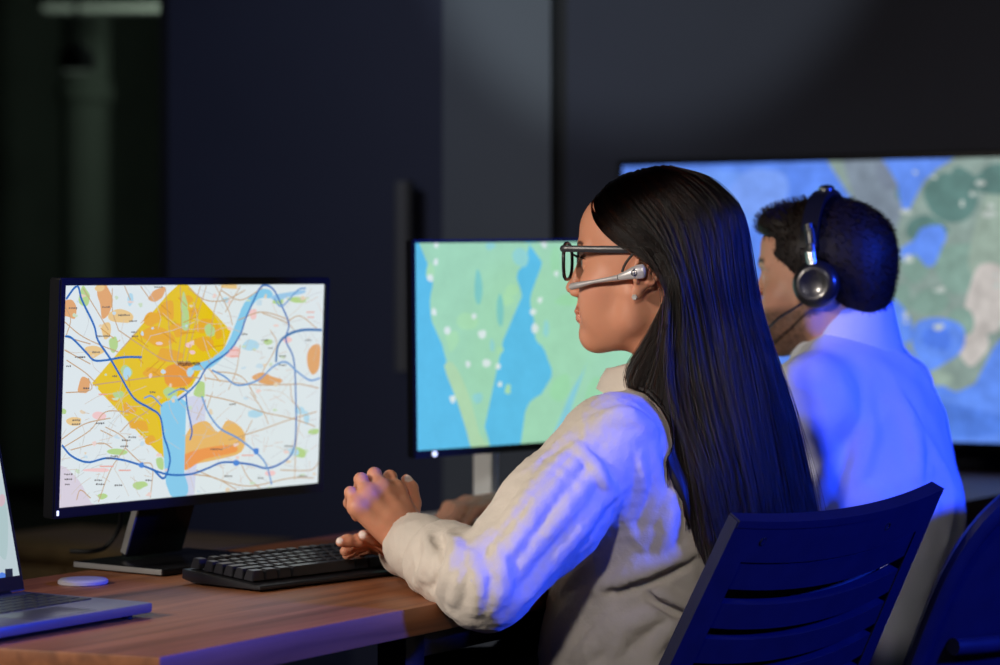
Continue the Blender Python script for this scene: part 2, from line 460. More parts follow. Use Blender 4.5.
class Display:
    """picture of a screen: coloured shapes lying in the plane of M (W x H)"""
    def __init__(s, M, W, H): s.M, s.W, s.H, s.mb, s.z = M, W, H, MB(), 0.0; s.Mi = M.inverted()
    def uv(s, px, py):
        o = s.M.translation; n = s.M.col[2].xyz; d = Vector(((px - 500) / FPX, 1, -(py - HY) / FPX)); c = Vector((0, 0, CZ))
        t = (o - c).dot(n) / d.dot(n); q = s.Mi @ (c + d * t); return q.x, q.y
    def put(s, q, col, dz=8e-6):
        s.z += dz; e = .0001
        q = [(min(max(x, -s.W / 2 + e), s.W / 2 - e), min(max(y, -s.H / 2 + e), s.H / 2 - e)) for x, y in q]
        b = bmesh.new(); vs = [b.verts.new(s.M @ Vector((x, y, s.z))) for x, y in q]
        try:
            f = b.faces.new(vs); bmesh.ops.triangulate(b, faces=[f])
        except ValueError: b.free(); return
        b.verts.index_update(); s.mb.add([v.co[:] for v in b.verts], [[v.index for v in f.verts] for f in b.faces], col); b.free()
    def fill(s, col): s.put([(-s.W, -s.H), (s.W, -s.H), (s.W, s.H), (-s.W, s.H)], col)
    def poly(s, pts, col, sm=0, dz=8e-6):
        q = np.array([s.uv(*p) for p in pts])
        if sm: q = smooth_line(q, sm, True)
        s.put([tuple(x) for x in q], col, dz)
    def blob(s, px, py, rx, ry, col, n=14, wob=.25, seed=0):
        r = np.random.default_rng(seed); w = r.uniform(1 - wob, 1 + wob, 7)
        s.poly([(px + rx * w[i] * math.cos(i * 2 * math.pi / 7), py + ry * w[i] * math.sin(i * 2 * math.pi / 7)) for i in range(7)], col, 4)
    def line(s, pts, wpx, col, sm=6):
        q = np.array([s.uv(*p) for p in pts]); q = smooth_line(q, sm) if sm and len(q) > 2 else q
        w = wpx * 4.0 / FPX / 2; T = np.gradient(q, axis=0); T /= np.linalg.norm(T, axis=1)[:, None] + 1e-9; Nn = np.stack([-T[:, 1], T[:, 0]], 1) * w
        A = q + Nn; B = q - Nn; s.z += 8e-6; e = .0001; lim = np.array([s.W / 2 - e, s.H / 2 - e])
        ok = [(np.abs(q[i]) <= lim).all() and (np.abs(q[i + 1]) <= lim).all() for i in range(len(q) - 1)]
        A = np.clip(A, -lim, lim); B = np.clip(B, -lim, lim)
        v = [(s.M @ Vector((x, y, s.z)))[:] for x, y in np.concatenate([A, B])]; n = len(q)
        s.mb.add(v, [(i, n + i, n + i + 1, i + 1) for i in range(n - 1) if ok[i]], col)
    def text(s, txt, px, py, hpx, col, bold=0.0):
        cu = bpy.data.curves.new('t', 'FONT'); cu.body = txt; cu.size = hpx * 4.0 / FPX; cu.align_x = 'CENTER'; cu.align_y = 'CENTER'; cu.offset = bold; cu.resolution_u = 2
        ob = bpy.data.objects.new('t', cu); me = ob.to_mesh(); x0, y0 = s.uv(px, py); s.z += 8e-6
        s.mb.add([(s.M @ Vector((v.co.x + x0, v.co.y + y0, s.z)))[:] for v in me.vertices], [tuple(p.vertices) for p in me.polygons], col)
        ob.to_mesh_clear(); bpy.data.objects.remove(ob); bpy.data.curves.remove(cu)

M_bezel = mat('black bezel plastic', (.005, .0055, .007), .4, spec=.25)
M_silver = mat('silver edge paint', (.26, .26, .26), .35, .3)
M_baseblk = mat('gloss dark base', (.010, .010, .012), .25, spec=.25)
M_white = mat('white metal stand', (.72, .74, .74), .35)
M_led = mat('white power lamp', (.9, .9, .9), .4, emit=(.75, .85, 1.0), estr=1.2)
M_cable = mat('black cable', (.01, .01, .01), .55)

def monitor(name, M, W, H, bez, low, label, depth=.018):
    t = empty(name, (M @ Vector((0, 0, -.12))).xy.to_3d() + Vector((0, 0, DESK))); tag(t, label, 'monitor', None)
    mb = MB(); b = bmesh.new()
    x0, x1, y0, y1 = -W / 2, W / 2, -H / 2, H / 2
    X0, X1, Y0, Y1 = x0 - bez, x1 + bez, y0 - low, y1 + bez
    ring_o = [(X0, Y0), (X1, Y0), (X1, Y1), (X0, Y1)]; ring_i = [(x0, y0), (x1, y0), (x1, y1), (x0, y1)]
    zf, zi = .004, -.0015
    vo = [b.verts.new((x, y, zf)) for x, y in ring_o]; vi = [b.verts.new((x, y, zf)) for x, y in ring_i]
    vd = [b.verts.new((x, y, zi)) for x, y in ring_i]; vb = [b.verts.new((x, y, -depth)) for x, y in ring_o]
    for i in range(4):
        j = (i + 1) % 4
        b.faces.new((vo[i], vo[j], vi[j], vi[i])); b.faces.new((vi[i], vi[j], vd[j], vd[i])); b.faces.new((vo[j], vo[i], vb[i], vb[j]))
    b.faces.new(vd); b.faces.new(vb[::-1])
    bmesh.ops.bevel(b, geom=[e for e in b.edges if all(v in vo + vb for v in e.verts)], offset=.002, segments=2, affect='EDGES')
    mb.bm(b, M)
    mb.box(M @ Matrix.Translation((0, -.01, -depth - .012)), (W * .72, H * .6, .026), .010)
    mb.build('housing', M_bezel, t)
    return t

# ---- near monitor with the street map
M1 = fit_rect([(64, 285.5), (324, 284), (318, 483), (57, 508)], .531, .299, (-.45, 3.8, 1.0, .8, 0, 0))
mon1 = monitor('monitor', M1, .531, .299, .010, .014, 'black monitor showing a street map with a yellow diamond district')
W1 = np.array(M1.col[0].xyz); W1[2] = 0; W1 = nrm(W1); N1 = np.array([W1[1], -W1[0], 0])
D1 = Display(M1, .531, .299); exec_map = None
Pn = P(163, 577, .42 * FPX / 306); Pn[2] = DESK
bc = Pn - N1 * .0875 + W1 * .115
bm1 = frame(bc + UP * .006, W1, -N1)
MB().box(bm1, (.23, .175, .009), .002).build('base', M_baseblk, mon1)
MB().box(frame(bc - W1 * .1155 + UP * .006, W1, -N1), (.003, .172, .0075), .001).build('base_edge', M_silver, mon1)
nb = P(157, 562, 3.80); nb[2] = DESK + .024; nt_ = np.array((M1 @ Vector((-.012, -.115, -.035)))[:])
nk = frame((nb + nt_) / 2, W1, nt_ - nb)
ln = float(np.linalg.norm(nt_ - nb)) + .02
MB().box(nk, (.115, ln, .011), .003).build('neck', M_baseblk, mon1)
MB().box(nk @ Matrix.Translation((-.0585, 0, 0)), (.004, ln - .01, .0105), .001).build('neck_edge', M_silver, mon1)
pw = M1 @ Vector((-.531 / 2 - .003, -.299 / 2 - .0065, .0045))
MB().box(frame(pw, W1, UP), (.003, .007, .002), .0006).build('power_lamp', M_led, mon1)
cab = [np.array((M1 @ Vector((-.12, -.12, -.04)))[:]), P(121, 520, 3.9), P(108, 545, 3.93), P(92, 558, 3.9), P(70, 566, 3.9)]
cab[-1][2] = cab[-2][2] = DESK + .006
tag(MB().tube(smooth_line(cab, 8), .0035, 8).build('cable', M_cable, loc=cab[-1]), 'thin black cable hanging behind the street map monitor to the desk', 'cable')

# ---- second monitor with the blue and green map
yaw2 = math.atan2(.62, .78); w2 = np.array([math.cos(yaw2), math.sin(yaw2), 0]); r2 = rad(.7)
tl = P(414, 243, 4.263); up2 = UP * math.cos(r2) - w2 * math.sin(r2) ; w2r = w2 * math.cos(r2) + UP * math.sin(r2)
M2 = frame(tl + w2r * .597 / 2 - up2 * .336 / 2, w2r, up2)
mon2 = monitor('monitor', M2, .597, .336, .005, .012, 'slim monitor on a white stand showing a blue and green map')
D2 = Display(M2, .597, .336); N2 = np.array([w2[1], -w2[0], 0])
s0 = P(486, 470, 4.50); s0[2] = 0
MB().box(frame(s0 + UP * (DESK + .17), [.93, -.36, 0], [.36, .93, 0]), (.034, .034, .325), .003).build('neck', M_white, mon2)
hp = np.array((M2 @ Vector((-.02, -.05, -.03)))[:]); q0 = s0 + UP * (DESK + .29)
MB().tube([q0, (q0 + hp) / 2, hp], .022, 12).build('arm', M_white, mon2)
MB().box(frame(s0 + N2 * .05 + UP * (DESK + .005), w2, -N2), (.24, .22, .009), .003).build('base', M_white, mon2)
pw = M2 @ Vector((-.597 / 2 + .034, -.336 / 2 - .0065, .0045))
MB().lathe([(.0005, 0), (.0045, 0), (.004, .002), (.0005, .002)], frame(pw, w2, UP), 14).build('power_lamp', M_led, mon2)

# ---- big television on the back wall
ATV = 2.965; tvW, tvH = 1.06, .595
tvc = R_(ATV, 1.090 - tvW / 2, .8116 + tvH / 2)
M3 = frame(tvc, -NN, UP)
tv = empty('tv', R_(AW, 1.09 - tvW / 2, 1.1)); tag(tv, 'large television on the back wall showing a satellite map', 'television')
hb = MB()
for (x, y, sx, sy) in ((0, tvH / 2 + .006, tvW + .024, .012), (0, -tvH / 2 - .011, tvW + .024, .022), (-tvW / 2 - .006, 0, .012, tvH), (tvW / 2 + .006, 0, .012, tvH)):
    hb.box(M3 @ Matrix.Translation((x, y, -.006)), (sx, sy, .022), .002)
hb.box(M3 @ Matrix.Translation((0, 0, -.022)), (tvW + .02, tvH + .03, .036), .006)
hb.build('housing', M_bezel, tv)
MB().box(M3 @ Matrix.Translation((0, 0, -.058)), (.4, .3, .040), .003).build('wall_bracket', M_darkmetal, tv)
D3 = Display(M3, tvW, tvH)

# ---- laptop at the left edge
lc = P(153, 602, .402 * FPX / 331); lc[2] = DESK
LW, LD = .30, .21
M_alu = mat('dark grey aluminium', (.13, .13, .16), .36, .35)
lt = empty('laptop', lc - U * LW / 2 + NN * LD / 2); tag(lt, 'open dark grey laptop at the left end of the desk', 'laptop')
lcen = lc - U * LW / 2 + NN * LD / 2
MB().box(frame(lcen + UP * .0115, U, NN), (LW, LD, .013), .004).build('base', M_alu, lt)
kd = MB()
for i in range(13):
    for j in range(5): kd.box(frame(lcen + U * ((i - 6) * .0205) + NN * (.062 - j * .0195) + UP * .0185, U, NN), (.017, .016, .0018), .0006, 1)
M_key = mat('black keycap', (.012, .012, .014), .45)
ko = kd.build('keys', M_key, lt)
MB().box(frame(lcen - NN * .066 + UP * .0181, U, NN), (.11, .062, .0006), .0002).build('touchpad', mat('touchpad grey', (.06, .06, .07), .3), lt)
for i in (-1, 1):
    for j in (-1, 1): MB().lathe([(.007, 0), (.007, .004), (.005, .006)], Matrix.Translation(lcen + U * i * .125 + NN * j * .085), 12).build('foot', M_cable, lt)
lup = nrm(UP * math.cos(rad(13)) + NN * math.sin(rad(13)))
lh = lcen + NN * (LD / 2 - .004) + UP * .019
ML = frame(lh + lup * .1025, U, lup)
lid = MB().box(ML @ Matrix.Translation((0, 0, -.003)), (LW, .205, .006), .0025).build('lid', M_alu, lt)
MB().box(ML @ Matrix.Translation((0, 0, .0003)), (LW - .004, .201, .0012), .0004).build('bezel', M_bezel, lid)
MB().tube([lh - U * .12 - lup * .002, lh + U * .12 - lup * .002], .005, 10).build('hinge', M_bezel, lt)
MLs = ML @ Matrix.Translation((0, .006, .0012)); D4 = Display(MLs, LW - .014, .178)

# ---- white puck on the desk
pp = P(83, 584, .42 * FPX / 313); pp[2] = DESK
tag(MB().lathe([(.001, 0), (.032, 0), (.0335, .0015), (.0335, .005), (.031, .0072), (.02, .0078), (.001, .0078)], Matrix.Translation(pp), 40)
    .build('charging_puck', mat('white plastic', (.34, .33, .38), .4), loc=pp), 'flat round white puck lying on the desk beside the laptop', 'puck')

# ---- keyboard
KX = nrm([.66, .75, 0]); KY = np.array([-KX[1], KX[0], 0]); K0 = P(260, 593, .42 * FPX / 322); K0[2] = DESK
KW, KD = .372, .152; tilt = rad(4.5)
KYt = KY * math.cos(tilt) + UP * math.sin(tilt)
kb = empty('keyboard', K0 + KX * KW / 2 + KY * KD / 2); tag(kb, 'black mechanical keyboard under the woman\'s hands', 'keyboard')
M_kcase = mat('black keyboard case', (.012, .012, .015), .38)
prof = [(0, .003), (0, .0075), (.002, .0085), (KD - .003, .0085 + KD * math.sin(tilt)), (KD, .020), (KD, .007), (KD - .02, .003)]
MB().prism(prof, frame(K0 + KX * KW / 2, KY, UP), KW, .002).build('case', M_kcase, kb)
for i in (.03, KW - .03):
    for j, h in ((.02, .005), (KD - .025, .007)): MB().box(frame(K0 + KX * i + KY * j + UP * h / 2, KX, KY), (.03, .012, h), .001).build('foot', M_cable, kb)
rows = [[1, 0, 1, 1, 1, 1, 0, 1, 1, 1, 1, 0, 1, 1, 1, 1, -.25, 1, 1, 1],
        [1] * 13 + [2, -.25, 1, 1, 1], [1.5] + [1] * 12 + [1.5, -.25, 1, 1, 1], [1.75] + [1] * 11 + [2.25],
        [2.25] + [1] * 10 + [2.75, -.25, -1, 1], [1.25] * 3 + [6.25] + [1.25] * 4 + [-.25, 1, 1, 1]]
un = .0196; keymesh = {}
M_keytop = mat('black keycap side print', (.022, .022, .026), .28)
for r, row in enumerate(rows):
    x = .007; ky = KD - .0065 - un * (r + .5) - (.006 if r else 0)
    for w in row:
        if w == 0: x += un * .5 * (2 / 3); continue
        if w < 0: x += -w * un; continue
        c = K0 + KX * (x + w * un / 2) + KY * ky + UP * (.0105 + ky * math.sin(tilt))
        if w not in keymesh:
            b = bmesh.new(); g = un * w / 2 - .0009; gy = un / 2 - .0009; hh = .0135
            lo_ = [b.verts.new(v) for v in ((-g, -gy, 0), (g, -gy, 0), (g, gy, 0), (-g, gy, 0))]
            hi_ = [b.verts.new(v) for v in ((-g + .0022, -gy + .0018, hh), (g - .0022, -gy + .0018, hh), (g - .0022, gy - .0034, hh), (-g + .0022, gy - .0034, hh))]
            b.faces.new(hi_); b.faces.new(lo_[::-1])
            for i in range(4): b.faces.new((lo_[i], lo_[(i + 1) % 4], hi_[(i + 1) % 4], hi_[i]))
            bmesh.ops.bevel(b, geom=b.edges[:], offset=.0008, segments=2, affect='EDGES')
            me = bpy.data.meshes.new('key'); Rk = frame((0, 0, 0), KX, KYt); b.transform(Rk); b.to_mesh(me); b.free(); me.materials.append(M_keytop); keymesh[w] = me
        ob = bpy.data.objects.new('key', keymesh[w]); COL.objects.link(ob); ob.parent = kb; ob.location = Vector([float(q) for q in c - np.array(kb.location[:])])
        x += w * un

# ================================================================== chairs
M_plastic = mat('dark navy chair plastic', (.010, .011, .030), .42, spec=.4, noise=(30, .1), bump=(900, .08, .0004))
M_mesh = mat('grey chair mesh', (.10, .11, .13), .8, bump=(1400, .6, .001))
M_seat = mat('black seat fabric', (.012, .012, .016), .85, bump=(800, .4, .001))
CX = nrm([.688, .725, .030]); CF = nrm([-CX[1], CX[0], 0])
def chair_foot(t, c):
    """seat pan, gas column, five-star base with casters round the floor point c"""
    def slab(w, d, h, z, off, m, nm):
        q = [(-w, -d), (w, -d), (w * .92, d), (-w * .92, d)]
        g = MB().prism(smooth_line([(x * .96, y * .96) for x, y in q] if False else q, 1, True).tolist(), frame(c + CF * off + UP * z, CX, CF), h, min(.02, h * .4)); return g.build(nm, m, t)
    slab(.23, .22, .06, .45, .04, M_seat, 'seat'); slab(.10, .10, .04, .395, 0, M_darkmetal, 'tilt_mechanism')
    MB().lathe([(.027, .10), (.027, .25), (.016, .26), (.016, .40)], Matrix.Translation(c), 18).build('gas_column', M_darkmetal, t)
    for k in range(5):
        a = 2 * math.pi * k / 5 + .3; d = np.array([math.cos(a), math.sin(a), 0])
        l = MB().tube([c + UP * .11, c + d * .15 + UP * .095, c + d * .29 + UP * .075], [.026, .021, .016], 10).build('leg', M_plastic, t)
        s_ = np.cross(d, UP)
        MB().tube([c + d * .29 + UP * .03 - s_ * .012, c + d * .29 + UP * .03 + s_ * .012], .0295, 18).tube([c + d * .29 + UP * .03, c + d * .29 + UP * .08], .008, 8).build('caster', M_plastic, l)

# the woman's chair
ct = (np.array([.289, 3.25, .868]) + CX * .22); rho = rad(28); CV = UP * math.cos(rho) - CF * math.sin(rho); CB = -CF * math.cos(rho) - UP * math.sin(rho)
c0 = ct + CF * .36; c0[2] = 0
ch = empty('office_chair', c0); tag(ch, 'dark slat-backed office chair that the woman in beige sits on', 'office chair')
def cp(x, v, off=0):                        # point on the back: x across, v below the top edge
    hw = .22; return ct + CX * x * (1 + .10 * v / .4) - CV * v + CB * (.022 * (1 - (x / hw) ** 2) + off) - CV * min(.016, .004 + v * .09) * (1 - (x / hw) ** 2)
def sheet(x0, x1, v0, v1, nx, nv, t, off=0, mb=None):
    G = [[cp(x, v, off) for v in np.linspace(v0, v1, nv)] for x in np.linspace(x0, x1, nx)]
    (mb or MB()).shell(G, t); return mb
bk = MB()
sheet(-.205, .205, .004, .058, 24, 4, .020, 0, bk)
for v0 in (.0615, .118, .170, .222, .274): sheet(-.21, .21, v0, v0 + .036, 24, 4, .014, .001, bk)
sheet(-.20, .20, .318, .345, 24, 4, .018, 0, bk)
for sx in (-1, 1): sheet(min(sx * .186, sx * .222), max(sx * .186, sx * .222), .002, .345, 5, 14, .018, .001, bk)
sheet(-.220, .220, .000, .010, 24, 3, .020, .001, bk)
back = bk.build('backrest', M_plastic, ch, angle=50)
pm = MB(); sheet(-.19, .19, .08, .33, 16, 10, .004, -.022, pm); pm.build('lumbar_mesh', M_mesh, ch)
for x in (-.165, .09):
    q = cp(x, .028, .0095); MB().lathe([(.0005, -.002), (.0062, -.002), (.0062, .0012), (.004, .0012), (.0035, -.001), (.0005, -.001)], frame(q, CX, CV), 16).build('screw', M_black, back)
MB().tube(smooth_line([cp(0, .26, .012), cp(0, .36, .045), c0 + UP * .43 - CF * .14, c0 + UP * .40], 6), .02, 10, flat=(CX, 1.0)).build('back_support', M_plastic, ch)
chair_foot(ch, c0 + CF * .02)

# the man's chair: rounded back
ct2 = np.array([.856, 3.892, .890]); rho2 = rad(24); CV2 = UP * math.cos(rho2) - CF * math.sin(rho2); CB2 = -CF * math.cos(rho2) - UP * math.sin(rho2)
c2 = ct2 + CF * .34; c2[2] = 0
ch2 = empty('office_chair', c2); tag(ch2, 'dark office chair with a rounded back rim behind the man in white', 'office chair')
def cq(x, v, off=0): return ct2 + CX * x - CV2 * v + CB2 * (.03 * (1 - (x / .24) ** 2) + off)
def se(a, k=1.0):                           # rounded outline of the back
    c, s = math.cos(a), math.sin(a); e = 2 / 3.0
    return .245 * k * math.copysign(abs(c) ** e, c), .25 - .25 * k * math.copysign(abs(s) ** e, s)
ring = [se(a) for a in np.linspace(0, 2 * math.pi, 72, endpoint=False)]
rim = MB(); pts = [cq(x, v) for x, v in ring]; pts.append(pts[0]); pts.append(pts[1])
rim.tube(pts, .020, 10, caps=False, flat=(CB2, .7)); rim.build('backrest_rim', M_plastic, ch2)
G = [[cq(*se(a, k), -.004) for k in np.linspace(.06, .97, 9)] for a in np.linspace(0, 2 * math.pi, 72, endpoint=False)]
G = np.array(G); pn = MB(); pn.shell(G, .012, closed_u=True); pn.build('back_panel', M_mesh if False else M_plastic, ch2)
for v in (.27, .36): MB().tube([cq(x, v, .014) for x in np.linspace(-.20, .20, 14)], .013, 10).build('back_rib', M_plastic, ch2)
MB().tube(smooth_line([cq(0, .25, .02), cq(0, .44, .05), c2 + UP * .43 - CF * .16, c2 + UP * .40], 6), .024, 10).build('back_support', M_plastic, ch2)
for s_ in (-1, 1):
    a0 = c2 + CX * s_ * .25 - CF * .02; am = MB().tube(smooth_line([a0 + UP * .42 - CX * s_ * .08, a0 + UP * .44, a0 + UP * .62], 6), .016, 10).build('armrest', M_plastic, ch2)
    MB().box(frame(a0 + UP * .635 + CF * .03, CX, CF), (.07, .24, .03), .012).build('arm_pad', M_seat, am)
chair_foot(ch2, c2 + CF * .02)
# ================================================================== pictures on the screens
c = S2L
# street map
D = D1; r_ = np.random.default_rng(3)
D.fill(c(228, 238, 240))
D.poly([(57, 468), (75, 476), (88, 497), (95, 520), (50, 520)], c(222, 214, 226), 4)
D.poly([(178, 400), (188, 398), (187, 470), (168, 478), (176, 520), (192, 520), (196, 470), (206, 400)], c(214, 218, 238), 3)
YEL, ORG, TAN, GRN, WAT = c(234, 200, 18), c(236, 160, 50), c(238, 190, 110), c(176, 214, 140), c(140, 208, 240)
D.poly([(168, 294), (178, 284), (188, 285), (231, 331), (224, 349), (204, 365), (192, 386), (176, 398), (160, 399), (157, 420), (163, 440), (167, 461), (148, 443), (92, 383)], YEL)
for i, (x, y, rx, ry) in enumerate([(158, 340, 18, 14), (166, 310, 9, 12), (180, 330, 14, 8), (205, 325, 14, 9), (185, 300, 7, 6), (150, 372, 12, 7), (205, 345, 10, 10), (128, 408, 9, 6), (140, 425, 10, 7), (152, 320, 8, 8), (192, 312, 6, 7), (218, 332, 7, 9), (112, 398, 7, 5), (166, 355, 16, 7), (150, 440, 5, 6)]): D.blob(x, y, rx * .85, ry * .75, c(236, 176, 44), wob=.45, seed=i)
D.poly([(168, 366), (190, 362), (194, 376), (186, 386), (168, 386), (164, 375)], c(238, 158, 52), 3)
for i, (x, y, rx, ry) in enumerate([(70, 308, 8, 14), (104, 300, 7, 16), (84, 388, 6, 8), (266, 380, 14, 6), (314, 360, 7, 14), (156, 296, 10, 8)]): D.blob(x, y, rx, ry, c(230, 172, 112), wob=.45, seed=20 + i)
for i, (x, y, rx, ry) in enumerate([(122, 317, 13, 7), (94, 351, 9, 7), (74, 422, 8, 4), (106, 330, 5, 8), (230, 286, 9, 3), (100, 287, 5, 4)]): D.blob(x, y, rx, ry, c(238, 204, 140), seed=30 + i)
D.poly([(184, 470), (181, 450), (190, 428), (206, 421), (218, 432), (228, 420), (244, 432), (241, 452), (215, 460), (196, 464)], TAN, 4)
D.poly([(182, 468), (184, 455), (205, 448), (232, 445), (236, 452), (205, 459), (190, 468)], c(243, 158, 84), 3)
for i, (x, y, rx, ry) in enumerate([(84, 296, 5, 10), (113, 345, 4, 9), (126, 372, 6, 6), (200, 390, 6, 8), (278, 301, 6, 4), (116, 452, 10, 3), (140, 485, 7, 4), (102, 496, 5, 3), (160, 463, 4, 7), (298, 452, 8, 6), (314, 432, 5, 3), (185, 320, 4, 10), (170, 393, 7, 5), (62, 411, 4, 3), (118, 395, 5, 4), (298, 300, 10, 3), (184, 305, 3, 12), (268, 342, 5, 3), (210, 330, 5, 6)]): D.blob(x, y, rx, ry, c(186, 218, 142), seed=50 + i)
for i, (x, y, rx, ry) in enumerate([(255, 414, 7, 5), (127, 373, 4, 6), (176, 405, 8, 8), (190, 372, 4, 5), (250, 345, 8, 5), (294, 452, 6, 4), (130, 300, 3, 6), (225, 300, 4, 3), (300, 410, 5, 4), (306, 418, 3, 6)]): D.blob(x, y, rx, ry, c(182, 222, 240), seed=80 + i)
for i, (x, y, rx, ry) in enumerate([(180, 422, 4, 6), (168, 428, 4, 9), (253, 314, 4, 5), (233, 352, 8, 7), (98, 416, 7, 4), (95, 470, 13, 2), (287, 340, 4, 4), (270, 473, 5, 3), (188, 345, 3, 3), (192, 352, 3, 2)]): D.blob(x, y, rx, ry, c(246, 206, 204), seed=100 + i)
# water: the river
D.poly([(258, 290), (270, 290), (272, 298), (258, 299), (246, 316), (238, 338), (228, 352), (210, 368), (192, 370), (196, 364), (212, 358), (226, 345), (236, 322), (244, 303)], WAT, 3)
D.poly([(160, 408), (170, 400), (186, 402), (180, 432), (177, 460), (184, 474), (188, 492), (178, 512), (170, 495), (165, 478), (171, 460), (170, 430)], WAT, 3)
D.poly([(270, 296), (290, 292), (304, 290), (304, 293), (288, 297), (276, 301)], c(160, 206, 238), 2)
# brown roads
BR = c(200, 164, 122)
roads = [[(60, 318), (80, 335), (100, 345), (118, 352)], [(118, 330), (140, 345), (165, 360), (190, 362)], [(165, 288), (168, 320), (172, 360)], [(180, 286), (181, 330), (176, 366)],
 [(206, 286), (196, 320), (186, 362)], [(200, 286), (188, 330), (182, 362)], [(92, 385), (130, 380), (165, 376), (200, 378)], [(60, 393), (90, 390), (88, 378)], [(62, 448), (90, 430), (105, 412), (128, 412)],
 [(105, 427), (120, 435), (126, 445), (110, 470), (98, 502)], [(70, 450), (100, 443), (112, 448)], [(120, 432), (132, 420), (146, 412), (160, 398)], [(100, 430), (112, 436)], [(125, 448), (140, 462), (152, 466), (150, 498)],
 [(205, 395), (235, 402), (262, 412), (290, 418), (320, 428)], [(205, 378), (230, 382), (260, 385), (300, 384)], [(290, 384), (292, 400), (300, 412), (296, 440), (294, 480)], [(250, 392), (262, 410), (268, 424)], [(228, 440), (260, 430), (288, 420), (322, 410)],
 [(240, 345), (236, 370), (228, 390)], [(238, 320), (262, 312), (290, 320)], [(262, 313), (285, 322), (296, 332)], [(220, 290), (240, 300), (262, 288)], [(215, 286), (228, 310), (232, 325)], [(222, 286), (214, 310), (210, 340)],
 [(188, 288), (205, 300), (225, 300), (245, 290)], [(240, 286), (225, 312)], [(112, 284), (112, 310), (118, 330)], [(80, 284), (96, 310), (108, 330)], [(66, 360), (84, 372), (95, 382)], [(60, 335), (76, 340), (90, 344)],
 [(190, 474), (215, 478), (240, 492)], [(196, 470), (220, 480), (250, 486), (290, 478), (318, 478)], [(240, 462), (248, 478), (262, 490)], [(220, 450), (240, 440), (252, 420)], [(60, 300), (70, 318), (66, 335)],
 [(300, 384), (318, 388)], [(205, 400), (196, 420)], [(212, 392), (206, 410)], [(270, 330), (276, 345), (262, 372)], [(286, 322), (300, 316), (318, 330)], [(210, 371), (240, 376), (256, 398)], [(300, 420), (320, 440)],
 [(280, 470), (310, 470), (318, 462)], [(60, 440), (84, 424), (110, 418)], [(76, 500), (80, 490), (90, 498)], [(130, 300), (124, 286)], [(150, 300), (140, 286)], [(138, 330), (120, 350)], [(64, 350), (90, 364)]]
for q in roads: D.line(q, 1.0, BR)
for k in range(70):
    x, y = r_.uniform(60, 320), r_.uniform(288, 500); a = r_.uniform(0, 6.28); L = r_.uniform(8, 26); b_ = a + r_.uniform(-.8, .8)
    D.line([(x, y), (x + L * math.cos(a), y + L * math.sin(a)), (x + L * math.cos(a) + L * math.cos(b_), y + L * math.sin(a) + L * math.sin(b_))], .5, c(212, 198, 182) if k % 3 else c(200, 206, 210), 4)
for k in range(70): D.blob(r_.uniform(62, 320), r_.uniform(288, 496), r_.uniform(1.2, 3.5), r_.uniform(1, 2.5), [c(206, 226, 196), c(240, 214, 206), c(204, 226, 238), c(232, 214, 186)][k % 4], wob=.4, seed=600 + k)
for k in range(110):
    x, y, a = r_.uniform(215, 322), r_.uniform(288, 490), r_.uniform(0, 3.14); L = r_.uniform(4, 16); D.line([(x, y), (x + L * math.cos(a), y + L * math.sin(a))], .5, c(204, 200, 200) if k % 2 else c(214, 190, 176), 0)
for k in range(60):
    x, y, a = r_.uniform(60, 150), r_.uniform(400, 500), r_.uniform(0, 3.14); L = r_.uniform(4, 14); D.line([(x, y), (x + L * math.cos(a), y + L * math.sin(a))], .5, c(200, 204, 200) if k % 2 else c(210, 192, 172), 0)
for k in range(26):
    x, y = r_.uniform(110, 215), r_.uniform(300, 378)
    if abs(x - 165) < (y - 285) * 1.0: D.line([(x, y), (x + r_.uniform(-16, 16), y + r_.uniform(-14, 14))], .8, c(214, 150, 30), 0)
# blue motorways
B1, B2 = c(40, 110, 190), c(110, 160, 216)
D.line([(62, 302), (75, 286), (80, 300), (92, 325), (96, 340), (108, 358), (118, 375), (132, 398), (148, 408), (158, 416), (162, 436), (166, 448), (168, 462), (162, 478), (152, 470)], 2.2, B1)
D.line([(62, 336), (70, 338), (84, 352), (92, 360), (104, 360), (122, 357), (140, 357)], 2.0, B1)
D.line([(60, 445), (70, 456), (86, 462), (104, 458), (122, 460), (142, 466), (165, 474), (188, 474), (206, 468), (222, 462), (248, 464), (266, 468), (284, 460), (292, 448), (294, 430), (294, 400), (292, 360), (284, 340), (287, 324), (280, 306), (272, 290), (264, 285), (258, 288), (252, 300), (244, 318), (238, 335), (226, 352), (206, 366), (196, 382), (184, 394), (176, 400)], 1.9, B1)
D.line([(184, 394), (186, 410), (190, 430), (188, 440)], 2.0, B1)
D.line([(200, 396), (206, 412), (218, 428), (236, 438), (254, 452), (264, 464), (270, 484)], 1.9, B2)
D.line([(210, 370), (222, 376), (236, 385), (256, 380), (272, 366), (284, 362), (296, 372), (308, 380), (318, 378)], 1.8, B2)
D.line([(274, 362), (276, 346), (284, 336), (300, 330), (324, 330)], 2.6, c(60, 120, 180))
D.line([(272, 298), (280, 306), (296, 290), (304, 288)], 1.6, B2)
D.line([(166, 395), (178, 389), (188, 392)], 1.6, B2); D.line([(142, 398), (150, 396), (160, 406)], 1.6, B2)
for x, y in ((139, 465), (254, 451), (234, 463)): D.blob(x, y, 3, 3, c(80, 140, 220), seed=x)
